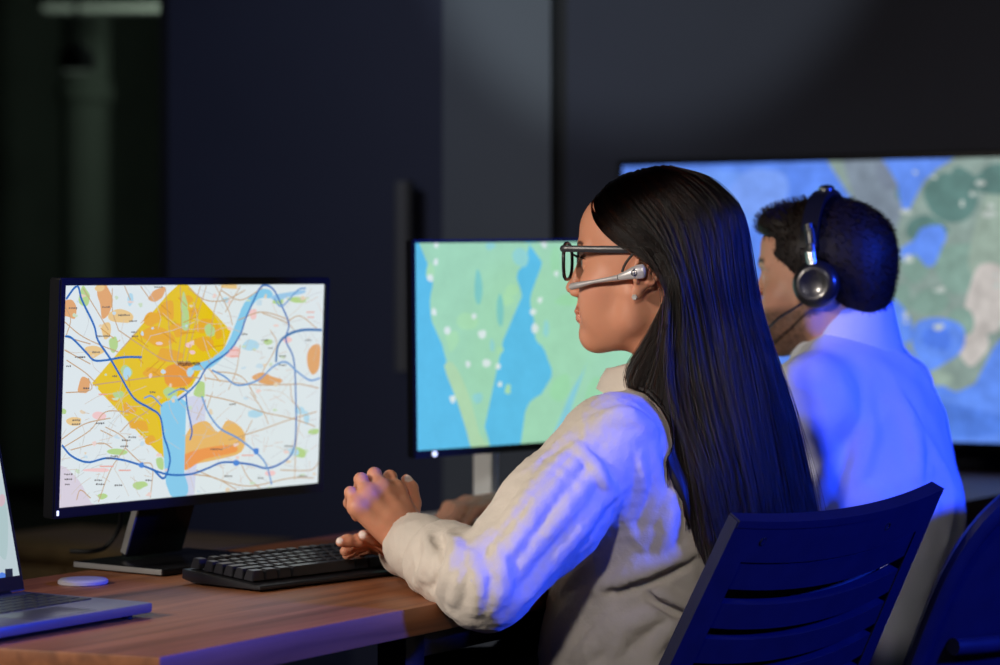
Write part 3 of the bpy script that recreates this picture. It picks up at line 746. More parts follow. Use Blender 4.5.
# place names: the readable one, and the small print as the grey smudges the photo shows
D.text('Washington', 187, 363.5, 6.2, c(60, 42, 30), .0003)
names = [(71, 308, 9), (104, 307, 8), (122, 315, 12), (131, 321, 8), (132, 332, 6), (133, 336, 7), (101, 336, 14), (94, 352, 8), (77, 357, 9), (80, 357, 7), (74, 420, 8), (74, 424, 9), (98, 423, 9), (112, 456, 8), (124, 440, 9), (122, 446, 8), (130, 437, 8), (96, 480, 8), (98, 484, 9), (66, 474, 9), (66, 479, 8), (65, 484, 5), (214, 449, 12), (116, 485, 8), (108, 458, 9), (84, 388, 7), (156, 287, 9), (180, 388, 5), (280, 365, 8), (280, 356, 7), (226, 476, 8), (286, 446, 9), (300, 476, 10), (268, 348, 5), (66, 366, 5), (112, 376, 5), (150, 392, 6), (258, 478, 6), (146, 480, 7), (230, 404, 7), (306, 340, 7), (242, 334, 6), (262, 340, 7)]
for x, y, w_ in names:
    n_ = max(3, int(w_ / 1.9))
    for k in range(n_):
        xx = x - w_ / 2 + w_ * (k + .5) / n_; D.line([(xx - w_ / n_ * .36, y), (xx + w_ / n_ * .36, y + r_.uniform(-.3, .3))], r_.uniform(.9, 1.7), c(96, 92, 88), 0)
for x, y, w_ in [(232, 350, 10), (232, 356, 9), (308, 312, 8), (308, 317, 7), (100, 394, 8), (104, 466, 14), (122, 470, 12), (245, 455, 12)]:
    D.line([(x - w_ / 2, y), (x + w_ / 2, y)], 1.2, c(236, 170, 156), 0)
s1 = D.mb.build('screen', screen_mat('lit street map', .92), mon1, smooth=False)

# blue and green map
D = D2; D.fill(c(96, 196, 238))
LAND = c(164, 220, 186)
D.poly([(426, 236), (522, 236), (524, 262), (516, 276), (522, 296), (512, 312), (500, 330), (494, 352), (486, 366), (492, 384), (484, 390), (478, 400), (482, 425), (490, 445), (484, 470), (474, 470), (470, 445), (464, 420), (458, 402), (452, 380), (444, 352), (440, 336), (432, 322), (430, 300), (433, 280), (428, 262)], LAND, 3)
D.poly([(540, 236), (700, 236), (700, 480), (536, 480), (528, 445), (524, 420), (530, 402), (546, 390), (552, 372), (548, 356), (560, 340), (575, 326), (588, 312), (580, 318), (566, 330), (548, 346), (536, 340), (534, 320), (530, 300), (536, 280), (542, 262)], LAND, 3)
D.poly([(550, 470), (552, 440), (560, 418), (572, 390), (584, 370), (590, 352), (584, 372), (574, 400), (566, 430), (562, 470)], c(140, 210, 224), 3)
D.poly([(444, 366), (452, 388), (462, 415), (470, 445), (476, 470), (488, 470), (480, 436), (472, 405), (462, 378), (452, 362)], c(180, 220, 176), 2)
for i, (x, y, rx, ry, cl) in enumerate([(520, 258, 8, 10, 0), (505, 300, 8, 6, 1), (512, 290, 7, 6, 1), (478, 290, 4, 18, 2), (466, 320, 12, 9, 1), (490, 246, 5, 4, 0), (452, 340, 6, 10, 1), (478, 398, 5, 5, 0), (500, 312, 3, 16, 2), (555, 262, 6, 14, 3), (568, 300, 14, 6, 3), (546, 330, 3, 8, 0), (560, 388, 10, 14, 3), (598, 400, 14, 20, 3), (508, 390, 3, 5, 1), (500, 350, 3, 5, 1), (492, 346, 2, 6, 0), (430, 272, 4, 8, 1)]):
    D.blob(x, y, rx, ry, [c(150, 216, 214), c(172, 226, 180), c(130, 206, 200), c(160, 222, 176)][cl], seed=200 + i)
for i, (x, y, s_) in enumerate([(436, 262, 3), (430, 278, 4), (436, 245, 3), (434, 312, 4), (447, 331, 4), (482, 335, 5), (474, 316, 3), (487, 363, 5), (468, 364, 3), (453, 399, 4), (533, 312, 4), (535, 328, 5), (544, 244, 4), (498, 366, 3), (500, 384, 3), (556, 274, 3), (540, 300, 3), (430, 240, 3)]): D.blob(x, y, s_ * .8, s_, c(222, 238, 236), seed=230 + i)
s2 = D.mb.build('screen', screen_mat('lit sea map', .92, 30, .05), mon2, smooth=False)

# satellite map on the television
D = D3; SEA = c(94, 138, 240); D.fill(SEA)
D.blob(700, 200, 60, 30, c(112, 156, 246), seed=1); D.blob(650, 260, 50, 40, c(88, 130, 236), seed=2); D.blob(760, 190, 36, 22, c(122, 160, 246), seed=3)
LND = c(138, 158, 152)
D.poly([(846, 140), (1100, 140), (1100, 340), (1040, 350), (1000, 362), (975, 384), (958, 392), (940, 384), (932, 378), (910, 350), (890, 330), (880, 300), (890, 260), (872, 230), (852, 200), (840, 170)], LND, 4)
D.poly([(846, 140), (910, 140), (905, 200), (890, 240), (880, 220), (855, 200)], c(128, 142, 158), 3)
for i, (x, y, rx, ry, cl) in enumerate([(950, 200, 26, 24, 0), (930, 230, 20, 14, 0), (915, 262, 14, 18, 1), (960, 265, 28, 26, 1), (990, 250, 22, 40, 2), (985, 300, 22, 34, 3), (1010, 220, 24, 36, 2), (930, 300, 18, 14, 1), (900, 300, 10, 18, 1), (975, 345, 16, 18, 3), (960, 320, 14, 14, 1), (1000, 180, 30, 14, 0), (940, 378, 14, 8, 2), (890, 172, 14, 16, 4), (905, 190, 10, 12, 0), (1030, 300, 20, 40, 3), (960, 180, 14, 12, 0)]):
    D.blob(x, y, rx, ry, [c(92, 128, 124), c(128, 158, 148), c(150, 170, 158), c(196, 190, 186), c(118, 130, 148)][cl], seed=300 + i)
for q in ([(888, 150), (950, 150), (946, 162), (928, 176), (916, 196), (906, 214), (900, 200), (896, 178), (886, 164)], [(922, 228), (942, 226), (946, 240), (938, 246), (932, 240), (936, 262), (926, 266), (918, 252), (906, 262), (900, 250), (914, 240)], [(882, 292), (896, 300), (910, 318), (912, 338), (900, 344), (884, 330)],
          [(918, 322), (940, 318), (962, 326), (964, 346), (950, 360), (934, 356), (930, 372), (916, 356), (912, 338)], [(1000, 340), (1040, 330), (1100, 310), (1100, 460), (900, 460), (920, 420), (948, 396), (975, 384)]): D.poly(q, c(98, 142, 240), 4)
D.blob(950, 420, 60, 16, c(84, 128, 226), seed=7); D.blob(938, 338, 14, 12, c(80, 124, 232), seed=8)
for i in range(26): D.blob(r_.uniform(900, 1060), r_.uniform(165, 330), r_.uniform(2, 6), r_.uniform(1.5, 3.5), c(190, 200, 196), seed=400 + i)
s3 = D.mb.build('screen', screen_mat('lit satellite map', .98, 22, .24), tv, smooth=False)

# laptop
D = D4; D.fill(c(206, 224, 226))
D.blob(0, 530, 8, 30, c(190, 216, 214), seed=1); D.blob(-4, 470, 6, 20, c(222, 232, 226), seed=2); D.blob(2, 500, 4, 6, c(226, 200, 206), seed=3)
D.blob(2, 578, 5, 6, c(90, 140, 240), seed=5)
D.poly([(5, 569), (12.5, 568.5), (13.5, 580), (6, 580.5)], c(28, 36, 34))
D.line([(7, 577.5), (12, 577)], 1.0, c(210, 220, 220), 0)
D.mb.build('screen', screen_mat('lit laptop map', .8), lid, smooth=False)
# ================================================================== people
def head_frame(o, alpha, pitch=0.0):
    """axes: forward (turned alpha away from the camera's left), left, up"""
    f = np.array([-math.cos(alpha), math.sin(alpha), 0]); l = np.array([-math.sin(alpha), -math.cos(alpha), 0]); u = UP
    f2 = f * math.cos(pitch) - u * math.sin(pitch); u2 = u * math.cos(pitch) + f * math.sin(pitch)
    Rm = np.stack([f2, l, u2], 1); o = np.asarray(o, float)
    to = lambda x, y, z: o + Rm @ np.array([x, y, z], float)
    loc = lambda p: (np.asarray(p) - o) @ Rm
    return to, loc, Rm

def add_head(S, to, Rm, male=False):
    k = 1.0
    T = lambda x, y, z: to(x * k, y * k, z * k)
    def E(c, r, kk=.012, rot=None, cut=False):
        R = Rm if rot is None else Rm @ rot
        f = p_ell(T(*c), [q * k for q in r], R); (S.cut if cut else S.u)(f, kk)
    def Cc(a, b, ra, rb=None, kk=.012): S.u(p_cap(T(*a), T(*b), ra * k, (rb if rb is not None else ra) * k), kk)
    E((-.006, 0, .045), (.098, .075, .085))                              # cranium
    E((.028, 0, -.012), (.066, .060, .090), .03)                         # face mass
    E((.045, 0, .06), (.050, .058, .045), .02)                           # forehead
    jw = .052 if male else .046
    for s in (-1, 1):
        Cc((.008, s * (jw + .008), -.03), (.012, s * jw, -.060), .016, .015, .02)
        Cc((.012, s * jw, -.060), (.074, s * .012, -.090), .015, .014, .022)   # jaw line
        E((.060, s * .042, -.018), (.026, .020, .022), .02)              # cheekbone
        Cc((.090, s * .014, .034), (.074, s * .046, .034), .009 if not male else .011, .007, .012)   # brow
    E((.082, 0, -.088), (.016, .020, .016), .016)                        # chin
    E((.05, 0, -.075), (.045, .036, .026), .02)
    for s in (-1, 1): E((.062, s * .032, -.048), (.028, .022, .028), .022)
    for s in (-1, 1):
        E((.101, s * .031, .012), (.020, .019, .013), .012, cut=True)    # eye sockets
        E((.0775, s * .031, .0115), (.0122, .0125, .0122), .0015)        # eyeballs
        Cc((.0872, s * .018, .0165), (.0865, s * .034, .0195), .0030, .0030, .003); Cc((.0865, s * .034, .0195), (.078, s * .045, .014), .0030, .0025, .003)   # upper lid
        Cc((.0865, s * .020, .004), (.0830, s * .040, .0055), .0026, .0024, .004)   # lower lid
    nz = .004 if male else 0
    Cc((.094, 0, .020), (.109 + nz, 0, -.016), .0072, .0080, .010)       # bridge
    E((.1125 + nz, 0, -.0215), (.0090, .0090, .0082), .006)              # tip
    for s in (-1, 1):
        E((.103, s * .0105, -.0275), (.010, .0068, .0065), .005)
        E((.1075, s * .0060, -.0335), (.0042, .0028, .003), .002, cut=True)
    Cc((.098, 0, -.035), (.1005, 0, -.047), .006, .006, .008)
    E((.1000, 0, -.0528), (.0072, .021, .0058), .006)                    # upper lip
    E((.0985, 0, -.0632), (.0074, .018, .0064), .006)                    # lower lip
    E((.1135, 0, -.0580), (.0085, .016, .0009), .0015, cut=True)
    # ears
    for s in (-1, 1):
        a = rad(29) * s
        rot = np.array([[math.cos(a), -math.sin(a), 0], [math.sin(a), math.cos(a), 0], [0, 0, 1]])
        b = rad(-12); rot = rot @ np.array([[math.cos(b), 0, math.sin(b)], [0, 1, 0], [-math.sin(b), 0, math.cos(b)]])
        def EP(x, y, z): return np.array([-.012, s * .0780, -.005]) + rot @ np.array([x, s * y, z])
        E(tuple(EP(0, 0, .006)), (.0165, .0050, .0250), .006, rot)
        n_ = 12; ringp = [EP(-.001 + .0155 * math.cos(t) , .005, .008 + .0225 * math.sin(t)) for t in np.linspace(-.9, 3.9, n_)]
        for i in range(n_ - 1): Cc(tuple(ringp[i]), tuple(ringp[i + 1]), .0032, .0032, .003)
        E(tuple(EP(.001, .0065, .006)), (.0085, .006, .0150), .003, rot, True)
        Cc(tuple(EP(-.007, .006, -.006)), tuple(EP(-.004, .006, .018)), .0026, .0024, .003)
        E(tuple(EP(.011, .003, -.001)), (.0040, .0040, .0055), .004, rot)
        E(tuple(EP(.003, -.004, -.023)), (.0085, .0046, .0105), .005, rot)
def add_hand(S, wrist, fingers, thumb, r=(.0092, .0085, .0078, .0068), palm=.0135, kk=.010, wr=.024):
    w = np.asarray(wrist, float); kn = [np.asarray(f[0], float) for f in fingers]
    side = nrm(kn[0] - kn[-1])
    for i, m in enumerate(kn):
        b = w + side * (1.5 - i) * .009
        S.u(p_cap(b, m, palm * 1.15, palm * .82), kk)
    for i in range(len(kn) - 1): S.u(p_cap(kn[i], kn[i + 1], palm * .72, palm * .72), .008)
    for i in range(len(kn) - 1):
        S.u(p_cap((kn[i] + w) / 2, (kn[i + 1] + w) / 2, palm * .95, palm * .95), .008)
    for i, f in enumerate(fingers):
        sc = (.86, 1.0, 1.04, 1.0)[i] if len(fingers) == 4 else 1
        for j in range(3): S.u(p_cap(f[j], f[j + 1], r[j] * sc, r[j + 1] * sc), .004 if j else .006)
        for j in (1, 2): S.u(p_cap(f[j], f[j], r[j] * sc * 1.07), .003)
    for j in range(3): S.u(p_cap(thumb[j], thumb[j + 1], (.0150, .0112, .0098, .0078)[j], (.0112, .0098, .0078, .0078)[j]), .009 if j == 0 else .003)
    S.u(p_cap((w * .65 + np.asarray(thumb[0]) * .35), thumb[0], palm * 1.1, .0140), .012)

M_skinw = mat('light skin', (.7, .4, .28), .48, attr='Col', sss=.12, bump=(420, .06, .0006))
M_skinm = mat('light skin of the man', (.7, .42, .3), .5, attr='Col', sss=.10)
M_shirt = mat('beige crinkled linen', (.64, .575, .50), .82, noise=(14, .05), bump=(260, .35, .0016), sheen=.1)
M_shirtm = mat('white cotton shirt', (.66, .68, .74), .8, bump=(500, .12, .0005))
M_trous = mat('dark trousers', (.02, .021, .028), .85, bump=(700, .2, .0005))
M_shoe = mat('black shoe leather', (.015, .015, .015), .35)

def colour(V, loc, base, male=False, nails=()):
    L = loc(V); x, y, z = L[:, 0], L[:, 1], L[:, 2]
    k = 1.0; x, y, z = x / k, y / k, z / k
    C = np.tile(np.array(base), (len(V), 1))
    def mix(m, c):
        nonlocal C; m = np.clip(m, 0, 1)[:, None]; C = C * (1 - m) + np.array(c) * m
    head = (z > -.12) & (np.abs(y) < .11) & (x > -.13) & (x < .14)
    near = lambda a, b, c, ra, rb, rc: np.clip(1.6 - 1.6 * np.sqrt(((x - a) / ra) ** 2 + ((y - b) / rb) ** 2 + ((z - c) / rc) ** 2), 0, 1)
    mix(near(.066, .05, -.022, .035, .035, .028) * .30 + near(.066, -.05, -.022, .035, .035, .028) * .30, (.72, .30, .21))
    mix(near(.113, 0, -.024, .02, .02, .016) * .25, (.72, .28, .20))
    mix(np.maximum(near(.104, 0, -.0530, .016, .026, .0090), near(.103, 0, -.0635, .016, .024, .0095)) * (1.2 if not male else .5), (.50, .17, .135) if not male else (.5, .25, .2))
    for s in (-1, 1):
        mix(near(.0875, s * .031, .0115, .006, .0125, .0095) * 2, (.75, .72, .70))
        mix(near(.0900, s * .031, .0115, .005, .0055, .0055) * 2.5, (.03, .018, .012))
        for t in np.linspace(0, 1, 7): mix(near(.099 - .018 * t * t, s * (.013 + .034 * t), .0335 + .006 * math.sin(t * 2.4), .014, .006, .0034 if not male else .0045) * 1.3, (.035, .02, .016))
        mix(near(-.004, s * .082, .003, .009, .012, .012) * .5, (.42, .12, .08))
    # scalp under the hair
    ell = np.sqrt(((x + .006) / .098) ** 2 + (y / .075) ** 2 + ((z - .045) / .085) ** 2)
    sc = (z > .018 - .0 * x) & (x < (.064 - 1.0 * (.093 - z) + .006 * (z > .08) if not male else .064 - .35 * np.maximum(0, .09 - z))) & (ell > .9) & ((x < -.03) | (z > .035)) & head
    mix(sc.astype(float), (.02, .013, .01))
    if male:
        bd = np.clip((-.030 - z) / .012, 0, 1) * np.clip((z + .135) / .02, 0, 1) * np.clip((x - .002) / .02, 0, 1)
        bd = np.maximum(bd * np.clip(1 - near(.098, 0, -.058, .02, .024, .012), 0, 1), near(.100, 0, -.043, .014, .027, .0065))
        sb = np.clip((x + .012) / .01, 0, 1) * np.clip((.028 - x) / .01, 0, 1) * np.clip((.04 - z) / .02, 0, 1) * (z > -.05)
        bd = np.maximum(bd, sb * .8) * head * (np.abs(y) < .09)
        mix(bd * (.80 + .15 * vnoise(V * 260, 5)), (.045, .028, .022))
    for p, r in nails:
        d = np.linalg.norm(V - np.asarray(p), axis=1); mix(np.clip((r - d) / .0008, 0, 1), (.80, .68, .62))
    mix((.5 + .5 * vnoise(V * 55, 3)) * .10, np.array(base) * np.array([1.05, .86, .82]))
    return np.clip(C, 0, 1)

# ------------------------------------------------------------------ the woman
AH, AT = rad(20), rad(38)
OW = P(652, 272, 3.54); hw, hwl, RH = head_frame(OW, AH)
NW = np.array([.243, 3.55, .995]); tw, twl, RT = head_frame(NW, AT)
FT, LT = RT[:, 0], RT[:, 1]
SHL, SHR = tw(0, .160, -.052), tw(0, -.160, -.052)
ELL = P(486, 584, 3.31); WRL = P(408, 541, 3.50)
ELR = tw(.10, -.20, -.285); WRR = P(398, 548, 3.60)
B_ = Solid(); add_head(B_, hw, RH)
B_.u(p_cap(hw(-.022, 0, -.045), NW + UP * .02, .050, .052), .022)
B_.u(p_ell(tw(.0, 0, -.17), (.105, .150, .19), RT), .03); B_.u(p_ell(tw(.012, 0, -.37), (.10, .135, .20), RT), .03); B_.u(p_ell(tw(.08, 0, -.46), (.10, .15, .08), RT), .03)
for s, sh, el, wr in ((1, SHL, ELL, WRL), (-1, SHR, ELR, WRR)):
    B_.u(p_cap(NW + UP * -.01, sh, .045, .045), .03); B_.u(p_cap(sh, el, .044, .036), .02); B_.u(p_cap(el, wr, .037, .0235), .012)
# left hand: back to the camera, wrist raised, fingers folding away; thumb on the far side
FL = [[P(357, 507, 3.475), P(350.5, 492.5, 3.487), P(349, 503, 3.512), P(356, 517, 3.524)],
      [P(368, 495, 3.487), P(361, 479.5, 3.505), P(359, 490, 3.533), P(366, 507, 3.540)],
      [P(382, 489, 3.502), P(374.5, 474.5, 3.522), P(371, 485, 3.552), P(376, 503, 3.560)],
      [P(396, 490, 3.518), P(390, 477.0, 3.540), P(385, 486, 3.566), P(388, 502, 3.575)]]
TL_ = [P(408, 525, 3.522), P(413, 503, 3.545), P(411, 488, 3.556), P(406.5, 480, 3.560)]
add_hand(B_, WRL, FL, TL_, palm=.0155)
# right hand: underneath, fingers pointing left over the keys
FR = [[P(377, 546, 3.640), P(366, 549, 3.640), P(358, 552, 3.640), P(354, 556, 3.638)],
      [P(376, 542, 3.618), P(362, 546, 3.612), P(352, 551, 3.606), P(347, 555, 3.602)],
      [P(376, 540, 3.596), P(360, 543, 3.585), P(350, 547, 3.575), P(345, 551, 3.570)],
      [P(377, 540, 3.570), P(359, 540.5, 3.555), P(347, 541, 3.545), P(340.5, 542, 3.537)]]
TR_ = [P(394, 545, 3.560), P(384, 541, 3.545), P(373, 537.5, 3.530), P(363.5, 535.5, 3.518)]
add_hand(B_, WRR, FR, TR_, r=(.0094, .0086, .0080, .0068))
nails = [(P(361.5, 533.5, 3.509), .0075), (P(338.5, 539.5, 3.531), .0062), (P(408.5, 477.5, 3.553), .0068)]
lo = np.array([-.245, 3.22, .46]); hi = np.array([.52, 3.86, 1.335])
V, F = B_.mesh(lo, hi, .0022); V = relax(V, F, 1, .35)
woman = mesh_obj('person', V, F, M_skinw, loc=(NW[0], NW[1], 0), col=colour(V, hwl, (.67, .30, .180), nails=nails))
tag(woman, 'woman with long dark hair and beige shirt, hands over the keyboard', 'person')
print('woman body', len(V))

# ---- her shirt
def p_both(f, g): return lambda p: np.maximum(f(p), g(p))
def shirt_base():
    S = Solid()
    S.u(p_ell(tw(.012, 0, -.18), (.128, .172, .20), RT), .03); S.u(p_ell(tw(-.03, 0, -.13), (.100, .155, .14), RT), .03)
    S.u(p_ell(tw(.043, 0, -.36), (.146, .180, .21), RT), .04); S.u(p_ell(tw(.085, 0, -.47), (.140, .185, .10), RT), .03)
    S.u(p_ell(tw(.085, .065, -.21), (.062, .062, .062), RT), .04); S.u(p_ell(tw(.085, -.065, -.21), (.062, .062, .062), RT), .04)
    for s, sh, el, wr in ((1, SHL, ELL, WRL), (-1, SHR, ELR, WRR)):
        S.u(p_cap(NW + UP * -.012, sh, .052, .058), .035)
        S.u(p_cap(sh, sh * .5 + el * .5, .064, .067), .025); S.u(p_cap(sh * .5 + el * .5, el, .067, .058), .02)
        d = nrm(wr - el); Lw = np.linalg.norm(wr - el)
        S.u(p_both(p_cap(el, el + d * Lw * .85, .058, .0485), p_plane(el + d * Lw * .60, nrm(d + UP * .15))), .010)
        S.u(p_cap(el + d * Lw * .62, wr - d * .012, .0415, .0395), .003)
        
        S.u(p_cap(el + d * Lw * .80, el + d * Lw * .83, .0440, .0435), .006)
    return S
SW = shirt_base()
camo = np.array([0, 0, CZ])
def on_surface(S, pts, t0=2.6, t1=4.6):
    out = []
    for x, y in pts:
        d = nrm(P(x, y, 1.0) - camo); q = S.march(camo, d, t0, t1)
        if q is not None: out.append(q)
    return out
def fold(S, base, pts, r, sink, k=.012, cut=False):
    q = on_surface(base, pts)
    if len(q) < 2: return
    q = smooth_line(np.array(q), 4); g = base.grad(q); q = q - g * sink if not cut else q + g * sink
    n = len(q)
    for i in range(n - 1):
        a = r * (.35 + .65 * math.sin(math.pi * (i + .3) / n)); b = r * (.35 + .65 * math.sin(math.pi * (i + 1.3) / n))
        f = p_cap(q[i], q[i + 1], a, b)
        S.cut(f, k) if cut else S.u(f, k)
base = shirt_base()
for pts, r, sk in (([(600, 468), (566, 512), (528, 556), (500, 596)], .0085, .0045), ([(613, 488), (578, 533), (545, 572), (520, 604)], .0090, .0045),
                   ([(628, 502), (602, 543), (570, 580), (548, 600)], .0085, .0045), ([(582, 455), (546, 496), (512, 540), (486, 578)], .0085, .0045), ([(566, 452), (534, 488), (504, 524)], .0075, .0040),
                   ([(642, 455), (640, 490), (622, 535)], .0100, .0050), ([(655, 450), (655, 500), (645, 545)], .0110, .0050), ([(672, 470), (670, 515), (660, 555)], .010, .0045),
                   ([(598, 589), (640, 574), (694, 551)], .0150, .0055), ([(640, 583), (665, 598), (694, 612)], .0110, .0045),
                   ([(612, 655), (625, 630), (650, 616), (682, 610)], .0110, .0050), ([(575, 660), (600, 640), (618, 612)], .0110, .0050), ([(650, 655), (662, 635), (676, 622)], .009, .004),
                   ([(468, 556), (480, 585), (474, 612)], .0095, .0045), ([(452, 548), (460, 577), (452, 602)], .0090, .0045), ([(500, 548), (502, 578), (492, 610)], .0095, .0045),
                   ([(540, 500), (520, 536), (505, 560)], .0085, .0045), ([(600, 420), (630, 416), (656, 432)], .0100, .0050), ([(447, 534), (455, 553), (450, 575), (440, 594), (432, 604)], .0100, .0040), ([(424, 532), (430, 552), (425, 572), (416, 586)], .0060, .0035), ([(574, 446), (592, 462), (606, 484), (624, 514), (636, 540)], .0045, .0022)):
    fold(SW, base, pts, r, sk)
for pts, r, sk in (([(436, 534), (444, 552), (440, 572), (430, 590), (422, 600)], .0075, .001), ([(606, 595), (646, 583), (694, 561)], .008, .003), ([(642, 592), (664, 606), (690, 619)], .006, .002)):
    fold(SW, base, pts, r, sk, .008, True)
dl = nrm(WRL - ELL)
SW.cut(p_cap(WRL - dl * .020, WRL + dl * .05, .0335, .042), .004)
SW.cut(p_cap(NW + UP * -.01, NW + UP * .12, .060, .075), .008)
SW.cut(p_plane(tw(0, 0, -.53), UP), .01) if False else None
V, F = SW.mesh([-.245, 3.17, .42], [.54, 3.90, 1.07], .0034)
N = vnormals(V, F)
def arm_noise(V, axis, f_long, f_cross, seed):
    a = nrm(axis); b = nrm(np.cross(a, UP)); c = np.cross(a, b); q = np.stack([V @ a * f_long, V @ b * f_cross, V @ c * f_cross], 1)
    q += .6 * np.stack([vnoise(V * 9 + 3, seed + 9)] * 3, 1); return vnoise(q, seed)
rid = lambda n: 1 - np.abs(n) * 2
wt = np.exp(-np.clip(np.einsum('ij,j->i', V - SHL, FT) * 0 + p_cap(SHL, ELL, .05)(V.astype(np.float32)), 0, 1) / .03)
fa = np.exp(-np.clip(p_cap(ELL, WRL, .05)(V.astype(np.float32)), 0, 1) / .02)
disp = .0017 * wt * (1 - fa * .8) * rid(arm_noise(V, ELL - SHL + UP * .03, 6, 46, 11)) + .0020 * fa * rid(arm_noise(V, UP + FT * .4, 9, 30, 12))
disp += .0020 * (1 - wt) * (1 - fa) * rid(arm_noise(V, UP + LT * .5, 7, 30, 13)) + .0007 * vnoise(V * 70, 14) + .0006 * vnoise(V * 140, 15)
V = V + N * disp[:, None]
shirt = mesh_obj('shirt', V, F, M_shirt, woman); print('shirt', len(V))
# collar: a standing band that folds over
G = []
for th in np.linspace(rad(28), rad(332), 60):
    row = []
    for (dr, dz) in ((.000, -.012), (-.003, .012), (-.002, .030), (.004, .036), (.011, .033), (.018, .018), (.024, .000)):
        rf, rl = .082 + dr, .072 + dr; e = .010 * math.sin(3 * th) * max(0, dr) / .02
        row.append(NW + FT * (.012 + rf * math.cos(th)) + LT * rl * math.sin(th) + UP * (.022 + dz - .022 * math.cos(th) + e))
    G.append(row)
MB().shell(G, .003).build('collar', M_shirt, shirt, angle=80)

# ---- trousers and shoes (both sitters)
def legs(parent, hip, FTx, LTx, m, half=.095, fold_=.42, tr=.078):
    S = Solid(); S.u(p_ell(hip, (.135, .172, .115), np.stack([FTx, LTx, UP], 1)), .03)
    for s in (-1, 1):
        h = hip + LTx * s * half + FTx * .02; kn = h + FTx * fold_ + LTx * s * .03; kn[2] = .54; an = kn - FTx * .03; an[2] = .11
        S.u(p_cap(h, kn, tr, .062), .03); S.u(p_cap(kn, an, .060, .046), .02)
        toe = an + FTx * .15; toe[2] = .045; hl = an - FTx * .03; hl[2] = .05
        sh = Solid(); sh.u(p_cap(hl, an + FTx * .03 - UP * .05, .038, .042), .02); sh.u(p_cap(an + FTx * .03 - UP * .05, toe, .042, .032), .02); sh.u(p_cap(an - UP * .03, an, .036, .038), .02)
        sh.cut(p_plane(np.array([0, 0, .012]), UP), .004) if False else None
        Vs, Fs = sh.mesh(np.minimum(hl, toe) - .07, np.maximum(an, np.maximum(hl, toe)) + .07, .007)
        Vs[:, 2] = np.maximum(Vs[:, 2], .002); mesh_obj('shoe', Vs, Fs, M_shoe, parent)
    lo_ = hip - .75; hi_ = hip + .75; lo_[2] = .06; hi_[2] = hip[2] + .16
    Vt, Ft = S.mesh(lo_, hi_, .010); return mesh_obj('trousers', Vt, Ft, m, parent)
legs(woman, tw(.085, 0, -.42), FT, LT, M_trous)

# ---- lashes
lm = MB()
for s in (-1, 1):
    for t in np.linspace(0, 1, 14):
        y = s * (.018 + .027 * t); x = .0885 - .010 * t * t; z = .0165 + .003 * math.sin(t * 3)
        lm.tube([hw(x, y, z), hw(x + .006, y + s * .0015 * t, z + .0015), hw(x + .0095, y + s * .003 * t, z + .005)], [.00045, .00035, .00015], 5)
lm.build('eyelashes', mat('dark lashes', (.01, .008, .008), .6), woman)

# ---- her hair
HC, HR = np.array([-.012, 0, .045]), np.array([.117, .0895, .0955])
def sc(az, el, g=1.0): a, e = rad(az), rad(el); return HC + HR * np.array([.915 if math.cos(a) > 0 else 1.0, 1, 1]) * g * np.array([math.cos(a) * math.cos(e), math.sin(a) * math.cos(e), math.sin(e)])
guides = [
 ([(4, 36), (25, 28), (47, 13), (64, 0), (78, -8), (95, -8), (107, -15)], [(-.050, .088, -.006), (-.045, .087, -.030), (-.028, .083, -.062), (-.008, .082, -.095), (.010, .089, -.130), (.004, .092, -.162)]),
 ([(6, 52), (36, 44), (64, 26), (85, 8), (101, -9)], [(-.058, .090, -.018), (-.058, .087, -.070), (-.054, .094, -.125), (-.066, .112, -.180), (-.092, .124, -.250), (-.118, .126, -.390)]),
 ([(10, 66), (60, 56), (88, 34), (104, 11)], [(-.066, .091, .0), (-.080, .087, -.065), (-.092, .088, -.130), (-.112, .104, -.200), (-.134, .108, -.280), (-.155, .104, -.410)]),
 ([(40, 82), (110, 60), (126, 34), (136, 12)], [(-.106, .066, .0), (-.116, .062, -.060), (-.128, .066, -.120), (-.146, .074, -.200), (-.166, .074, -.290), (-.186, .066, -.420)]),
 ([(160, 84), (161, 56), (162, 32), (164, 14)], [(-.131, .024, .0), (-.137, .022, -.050), (-.154, .020, -.110), (-.170, .018, -.190), (-.188, .012, -.290), (-.206, .002, -.430)]),
 ([(200, 84), (196, 56), (194, 32), (194, 14)], [(-.132, -.030, .0), (-.139, -.035, -.050), (-.155, -.042, -.110), (-.178, -.052, -.190), (-.197, -.062, -.290), (-.216, -.072, -.430)]),
 ([(320, 82), (244, 60), (228, 34), (221, 12)], [(-.108, -.068, .0), (-.118, -.073, -.052), (-.139, -.082, -.115), (-.164, -.098, -.195), (-.185, -.114, -.290), (-.205, -.124, -.425)]),
 ([(350, 66), (300, 56), (272, 34), (255, 11)], [(-.072, -.085, .0), (-.088, -.085, -.065), (-.104, -.100, -.125), (-.128, -.126, -.200), (-.152, -.146, -.285), (-.175, -.154, -.410)]),
 ([(354, 52), (324, 44), (296, 26), (275, 8), (259, -9)], [(-.043, -.082, -.018), (-.052, -.081, -.070), (-.056, -.094, -.125), (-.060, -.112, -.190), (-.070, -.126, -.260), (-.080, -.130, -.380)]),
 ([(356, 36), (335, 28), (313, 13), (296, 0), (280, -9), (263, -15)], [(-.030, -.079, -.020), (-.026, -.077, -.060), (-.016, -.084, -.110), (-.006, -.094, -.160), (-.004, -.100, -.230)])]
NT = 30
GP = []
for ae, low in guides:
    pts = np.array([sc(a, e) for a, e in ae] + [np.array(q) for q in low])
    q = smooth_line(pts, 10); s_ = np.concatenate([[0], np.cumsum(np.linalg.norm(np.diff(q, axis=0), axis=1))]); s_ /= s_[-1]
    t = np.linspace(0, 1, NT); GP.append(np.stack([np.interp(t, s_, q[:, i]) for i in range(3)], 1))
GP = np.array(GP)                                   # guides x NT x 3
